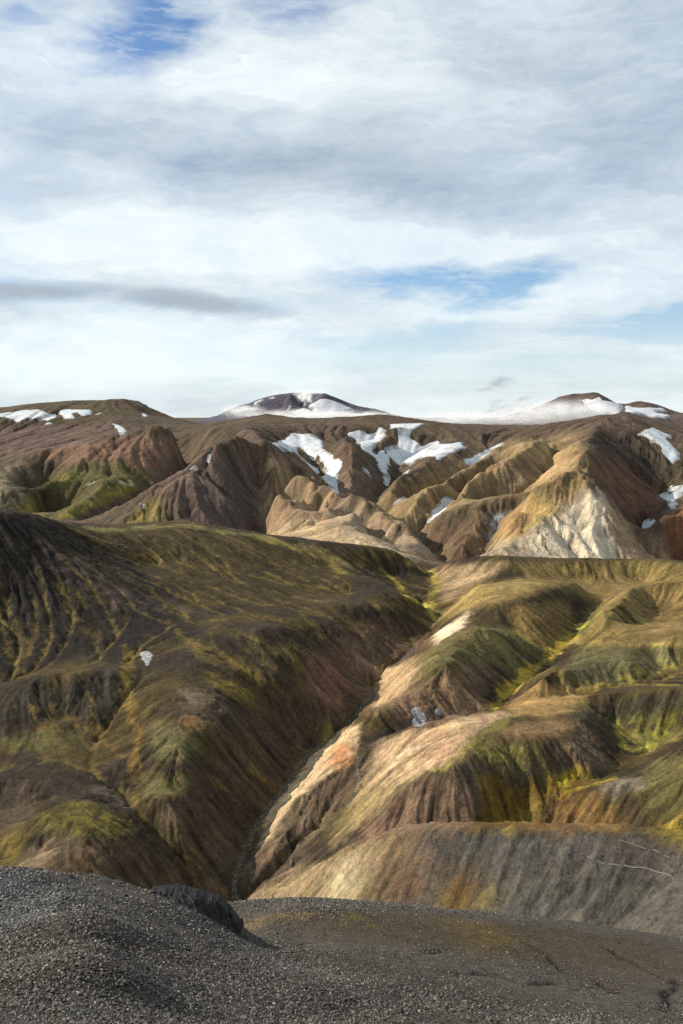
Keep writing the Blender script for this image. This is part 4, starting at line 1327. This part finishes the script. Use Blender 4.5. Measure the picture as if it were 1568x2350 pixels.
# ------------------------------------------------------------------ low cloud round the distant mountains
def cloud(name, u, v, d, ru, rv, depth, dens, label, seed, nscale=3.0):
    r = random.Random(seed)
    bm = bmesh.new()
    bmesh.ops.create_icosphere(bm, subdivisions=4, radius=1.0)
    x, y, z = unproj(u, v, d)
    sx, sz = ru / FOC * d, rv / FOC * d
    for vt in bm.verts:
        c = vt.co
        n = .16 * math.sin(5 * c.x + seed) * math.cos(4 * c.y - seed) + .10 * math.sin(11 * c.x - 3 * c.z + seed) + .06 * math.sin(23 * c.x + 9 * c.y)
        k = 1 + n
        vt.co = Vector((c.x * sx * k, c.y * depth * k, c.z * sz * k))
    me = bpy.data.meshes.new(name)
    bm.to_mesh(me)
    bm.free()
    m = bpy.data.materials.new(name)
    m.use_nodes = True
    t = NT(m.node_tree)
    t.n.clear()
    o_ = t.node('ShaderNodeOutputMaterial')
    pv = t.node('ShaderNodeVolumePrincipled')
    t.l.new(pv.outputs[0], o_.inputs['Volume'])
    pv.inputs['Color'].default_value = (.93, .94, .95, 1)
    pv.inputs['Anisotropy'].default_value = .2
    tc = t.node('ShaderNodeTexCoord').outputs['Object']
    q = t.vm('DIVIDE', tc, (sx, depth, sz))
    ln = t.node('ShaderNodeVectorMath', operation='LENGTH')
    t.put(ln.inputs[0], q)
    fall = t.ramp(ln.outputs['Value'], .10, .98, 1.0, 0.0, True)
    nn = t.noise(t.vm('MULTIPLY', q, (1.6, .8, .9)), nscale, 5, .6, .4)
    f = t.m('MULTIPLY', t.m('MULTIPLY', fall, fall), t.ramp(nn, .36, .66, .04, 1.0))
    t.put(pv.inputs['Density'], t.m('MULTIPLY', f, dens * 2.6))
    me.materials.append(m)
    o = link(name, me, label=label, category="cloud", group="low clouds on the horizon")
    o.location = (x, y, z + CAMZ)
    return o


cloud("low_cloud", 740, 957, 7150, 300, 27, 260, .012, "white cloud bank wrapping the foot of the central snowy mountain", 3)
cloud("low_cloud", 555, 942, 7500, 80, 22, 200, .010, "small cloud at the left end of the central snowy mountain", 8)
cloud("low_cloud", 706, 903, 7900, 55, 13, 150, .012, "thin cloud cap on the summit of the central snowy mountain", 5)
cloud("low_cloud", 1270, 950, 6500, 225, 50, 320, .009, "soft cloud drifting over the left side of the right-hand snowy mountain", 11, 2.2)
cloud("low_cloud", 1080, 962, 6900, 230, 28, 260, .009, "low cloud band between the two snowy mountains", 14)

# ------------------------------------------------------------------ stream bed, footpath
def ribbon(name, G, xy, width, lift, mat, nacross=5, wob=.25, **props):
    p = np.array(densify([(a, b, 0) for a, b in xy], .8))[:, :2]
    for _ in range(12):
        p[1:-1] = (p[:-2] + 2 * p[1:-1] + p[2:]) / 4
    t = np.gradient(p, axis=0)
    t /= np.linalg.norm(t, axis=1)[:, None] + 1e-9
    nrm = np.c_[-t[:, 1], t[:, 0]]
    s = np.linspace(-1, 1, nacross)
    w = width * (1 + wob * fbm(p[:, 0], p[:, 1], 9, 3, .5, 77))
    X = p[:, 0][:, None] + nrm[:, 0][:, None] * s * w[:, None]
    Y = p[:, 1][:, None] + nrm[:, 1][:, None] * s * w[:, None]
    Z = G.samp(G.Z, X, Y) + lift * (1 - .6 * np.abs(s)) + .25 * lift * fbm(X, Y, 1.2, 2, .5, 12)
    return link(name, mesh_grid(name, X, Y, Z + CAMZ, mat), **props)


bed, nt, bs, out = new_mat("stream_rubble")
pos = nt.node('ShaderNodeNewGeometry').outputs['Position']
vo = nt.node('ShaderNodeTexVoronoi')
nt.put(vo.inputs['Vector'], pos)
vo.inputs['Scale'].default_value = 1.6
nt.put(bs.inputs['Base Color'], nt.mix(nt.ramp(vo.outputs['Color'], .2, .9), (.030, .024, .019), (.115, .095, .078)))
bp = nt.node('ShaderNodeBump')
bp.inputs['Distance'].default_value = .35
bp.invert = True
nt.put(bp.inputs['Height'], vo.outputs['Distance'])
nt.l.new(bp.outputs[0], bs.inputs['Normal'])
bs.inputs['Roughness'].default_value = .75


def low_line(G, xy, reach):
    """pull a line sideways into the bottom of the valley it runs in"""
    p = np.array(densify([(a, b, 0) for a, b in xy], 3))[:, :2]
    t = np.gradient(p, axis=0)
    t /= np.linalg.norm(t, axis=1)[:, None] + 1e-9
    s = np.linspace(-reach, reach, 41)
    X, Y = p[:, 0][:, None] - t[:, 1][:, None] * s, p[:, 1][:, None] + t[:, 0][:, None] * s
    z = G.samp(blur(G.Z, 1), X, Y) + .004 * s ** 2
    k = z.argmin(1)
    i = np.arange(len(p))
    return np.c_[X[i, k], Y[i, k]]


main = low_line(GB, gl[1:10], 8)
ribbon("stream_bed", GB, main, 1.15, .30, bed, kind='structure')
g2 = np.array([unproj(u, v, d)[:2] for u, v, d in MID[4][1][11:]])
ribbon("stream_bed", GB, low_line(GB, g2, 6), .55, .2, bed, kind='structure')

pathm, nt, bs, out = new_mat("trodden_path")
pos = nt.node('ShaderNodeNewGeometry').outputs['Position']
nt.put(bs.inputs['Base Color'], nt.mix(nt.noise(pos, 1.5, 4), (.115, .098, .082), (.17, .148, .125)))
for pts in ([(1130,170),(1160,190),(1210,215),(1280,214),(1350,220),(1440,238),(1540,275),(1700,330)], [(1270,98),(1330,110),(1420,135),(1510,178)]):
    x, y, z, ok = GB.cast(np.array([to_uv(8, p) for p in pts]))
    ribbon("footpath", GB, list(zip(x, y)), .17 if pts[0][0] == 1130 else .10, .06, pathm, kind='structure')


# ------------------------------------------------------------------ stones
def stone_mesh(name, seed, flat=.6, mat=None, sub=1):
    r = random.Random(seed)
    bm = bmesh.new()
    for _ in range(11):
        v = Vector((r.gauss(0, 1), r.gauss(0, 1), r.gauss(0, 1))).normalized()
        bm.verts.new((v.x * r.uniform(.75, 1.15), v.y * r.uniform(.5, .8), v.z * flat * r.uniform(.7, 1.0)))
    bmesh.ops.convex_hull(bm, input=list(bm.verts))
    for v in [v for v in bm.verts if not v.link_faces]:
        bm.verts.remove(v)
    me = bpy.data.meshes.new(name)
    bm.to_mesh(me)
    bm.free()
    me.materials.append(mat)
    return me


def stone_mat(name, inst):
    m_, nt, bs, out = new_mat(name)
    rv = nt.node('ShaderNodeObjectInfo').outputs['Random']
    pos = nt.node('ShaderNodeNewGeometry').outputs['Position']
    if inst:
        at = nt.attr('tint')
        at.attribute_type = 'INSTANCER'
        base = at.outputs['Color']
    else:
        base = (.075, .072, .067)
    k = nt.m('MULTIPLY_ADD', nt.m('POWER', rv, 2.2), 1.9, .28)
    c_ = nt.mix(1.0, base, nt.vm('SCALE', (1, 1, 1), k), 'MULTIPLY')
    c_ = nt.mix(nt.ramp(nt.m('FRACT', nt.m('MULTIPLY', rv, 17.3)), .86, .9, 0, .6), c_, (.105, .070, .052))
    c_ = nt.mix(nt.ramp(nt.m('FRACT', nt.m('MULTIPLY', rv, 7.7)), .98, .985), c_, (.20, .195, .185))
    nt.put(bs.inputs['Base Color'], c_)
    bs.inputs['Roughness'].default_value = .5
    bs.inputs['Specular IOR Level'].default_value = .35
    bp = nt.node('ShaderNodeBump')
    bp.inputs['Distance'].default_value = .004
    nt.put(bp.inputs['Height'], nt.noise(pos, 90, 2, .6))
    nt.l.new(bp.outputs[0], bs.inputs['Normal'])
    return m_


stm, stm1 = stone_mat("gravel_stone", True), stone_mat("stone", False)

pool = []
for k in range(7):
    o = bpy.data.objects.new("gravel_stone", stone_mesh("gravel_stone", 50 + k, .35 + .06 * k, stm))
    pool.append(o)

ng = bpy.data.node_groups.new("gravel_scatter", 'GeometryNodeTree')
ng.interface.new_socket("Geometry", in_out='INPUT', socket_type='NodeSocketGeometry')
ng.interface.new_socket("Geometry", in_out='OUTPUT', socket_type='NodeSocketGeometry')
gn = NT(ng)
gi, go = gn.node('NodeGroupInput'), gn.node('NodeGroupOutput')
dp = gn.node('GeometryNodeDistributePointsOnFaces')
dp.distribute_method = 'RANDOM'
na = gn.node('GeometryNodeInputNamedAttribute', data_type='FLOAT')
na.inputs['Name'].default_value = 'dens'
gn.l.new(gi.outputs[0], dp.inputs['Mesh'])
gn.l.new(na.outputs['Attribute'], dp.inputs['Density'])
dp.inputs['Seed'].default_value = 3
jg = gn.node('GeometryNodeJoinGeometry')
for o in pool:
    inf = gn.node('GeometryNodeObjectInfo')
    inf.inputs['Object'].default_value = o
    inf.inputs['As Instance'].default_value = True
    gn.l.new(inf.outputs['Geometry'], jg.inputs[0])
rot = gn.node('FunctionNodeRandomValue', data_type='FLOAT_VECTOR')
rot.inputs[0].default_value = (-.5, -.5, 0)
rot.inputs[1].default_value = (.5, .5, 6.283)
rr = gn.node('FunctionNodeRotateEuler') if False else None
sz = gn.node('FunctionNodeRandomValue', data_type='FLOAT')
sz.inputs[2].default_value = 0.0
sz.inputs[3].default_value = 1.0
sp = gn.m('POWER', sz.outputs[1], 3.0)
nb_ = gn.node('GeometryNodeInputNamedAttribute', data_type='FLOAT')
nb_.inputs['Name'].default_value = 'size'
scl = gn.m('MULTIPLY', nb_.outputs['Attribute'], gn.m('MULTIPLY_ADD', sp, 1.5, .55))
ip = gn.node('GeometryNodeInstanceOnPoints')
gn.l.new(dp.outputs['Points'], ip.inputs['Points'])
gn.l.new(jg.outputs[0], ip.inputs['Instance'])
ip.inputs['Pick Instance'].default_value = True
gn.l.new(rot.outputs[0], ip.inputs['Rotation'])
gn.l.new(scl, ip.inputs['Scale'])
gn.l.new(ip.outputs[0], go.inputs[0])
# the bed the gravel lies on: the part of the slope near enough to tell stones apart
X, Y = fan(7.0, 44, 130, 150, .40, .6)
Z = GN.samp(GN.Z, X, Y) + .012
pn_ = fbm(X, Y, 3.5, 4, .6, 505)
dens = np.interp(Y, [7, 12, 18, 26, 36, 44], [1500, 1000, 650, 380, 180, 50]) * smooth01((pn_ + .45) / .6)
fx, fy, fz, fok = GN.cast(resample_closed([(500,2096),(560,2150),(800,2235),(1100,2290),(1640,2370),(1640,2150),(1232,2110),(980,2088)], 80))
fine = blur(inpoly(X + .9 * fbm(X, Y, 3, 3, .6, 520), Y + .9 * fbm(X, Y, 3, 3, .6, 521), np.c_[fx, fy]).astype(float), 2.5)
dens = dens * (1 - .72 * fine)
dens = dens * (1 - .5 * smooth01((X - .12 * Y + 1) / 3) * smooth01((Y - 20) / 8))
size = np.interp(Y, [7, 12, 22, 44], [.016, .022, .031, .038]) * (1 + .5 * fbm(X, Y, 1.6, 4, .6, 507) + .3 * pn_).clip(.35, 2) * (1 - .35 * fine)
mg = mesh_grid("gravel", X, Y, Z + CAMZ, stm, dict(dens=dens, size=size, tint=sampC(*tintN, X, Y)))
go_ = link("gravel", mg, kind='stuff', label="loose dark grey gravel covering the mound and slope")
md = go_.modifiers.new("scatter", 'NODES')
md.node_group = ng

# single larger stones
meshes = [stone_mesh("stone", 90 + k, .5 + .08 * k, stm1) for k in range(6)]
rs = random.Random(5)
cnt = 0
while cnt < 30:
    u, v = rs.uniform(10, 1555), rs.uniform(2110, 2340)
    x, y, z, ok = GN.cast(np.array([(u, v)]))
    if not ok[0] or y[0] > 34:
        continue
    o = link("stone", meshes[cnt % 6], label="loose grey stone, larger than the gravel around it on the near slope", category="stone", group="larger stones on the near slope")
    s = rs.uniform(.035, .075) * (y[0] / 14) ** .5
    o.scale = (s, s, s * .9)
    o.rotation_euler = (rs.uniform(-.4, .4), rs.uniform(-.4, .4), rs.uniform(0, 6.28))
    o.location = (x[0], y[0], z[0] + CAMZ + .25 * s)
    cnt += 1

# ------------------------------------------------------------------ dark rock outcrops on the mound
rock, nt, bs, out = new_mat("dark_rock")
pos = nt.node('ShaderNodeNewGeometry').outputs['Position']
rn = nt.noise(nt.vm('MULTIPLY', pos, (1, 1, .35)), 9, 6, .7)
nt.put(bs.inputs['Base Color'], nt.mix(nt.ramp(rn, .35, .7), (.006, .0058, .0064), (.024, .0225, .023)))
bs.inputs['Roughness'].default_value = .5
bs.inputs['Specular IOR Level'].default_value = .12
bp = nt.node('ShaderNodeBump')
bp.inputs['Distance'].default_value = .05
nt.put(bp.inputs['Height'], rn)
nt.l.new(bp.outputs[0], bs.inputs['Normal'])


def outcrop(name, upper, lower, jut, back, label, seed, n=64, rows=14):
    """jagged face of split rock between an upper and a lower edge (photo points and distances), with a top and a back"""
    def edge(pts):
        w = np.array([unproj(*to_uv(7, p[:2]), p[2]) for p in pts])
        s = np.r_[0, np.cumsum(np.linalg.norm(np.diff(w, axis=0), axis=1))]
        t = np.linspace(0, s[-1], n)
        return np.stack([np.interp(t, s, w[:, k]) for k in range(3)], -1)
    U, L = edge(upper), edge(lower)
    g = np.random.default_rng(seed)
    rws = [U + np.array([0, back, -.9 * jut * 4]), U + np.array([0, back * .5, -.02])]
    blk = np.repeat(g.uniform(0, 1, n // 2 + 2), 3)[:n]
    for i in range(rows):
        t = i / (rows - 1)
        if i % 4 == 0:
            blk = .5 * blk + .5 * np.repeat(g.uniform(0, 1, n // 2 + 2), g.integers(2, 5))[:n]
        p = U * (1 - t) + L * t
        k = jut * (.35 + .9 * blk + .35 * g.uniform(0, 1, n)) * (1 - .35 * t)
        p = p + np.stack([.4 * jut * (blk - .5), -k, .30 * jut * g.uniform(-1, 1, n) + (.5 * jut * (blk - .4) if i < 3 else 0)], -1)
        rws.append(p)
    rws.append(L + np.array([0, .1, -.35]))
    R = np.array(rws)
    e0, e1 = R[:, :1] + np.array([0, back, -.2]), R[:, -1:] + np.array([.02, back, -.25])
    R = np.concatenate([e0, R, e1], 1)
    o0 = R.reshape(-1, 3).mean(0)
    R = R - o0
    me = mesh_grid(name, R[..., 0], R[..., 1], R[..., 2], rock)
    me.polygons.foreach_set('use_smooth', np.zeros(len(me.polygons), bool))
    o = link(name, me, label=label, category="rock")
    o.location = (o0[0], o0[1], o0[2] + CAMZ)
    return o


outcrop("rock_outcrop", [(690,322,21.9),(800,314,22.1),(900,336,22.2),(1000,372,22.3),(1055,422,22.4),(1090,474,22.4)],
        [(690,338,21.6),(790,382,21.2),(880,434,21.1),(970,484,21.4),(1040,513,21.8),(1088,524,22.1)], .13, .5,
        "jagged black rock face at the right end of the gravel mound", 4, 44, 9)
outcrop("rock_outcrop", [(290,284,20.9),(308,262,20.9),(325,268,20.9),(348,300,20.8)], [(284,330,20.2),(305,352,19.9),(328,356,19.9),(352,340,20.1)], .06, .3,
        "small dark split rock sticking out of the top of the gravel mound", 9, 26, 10)
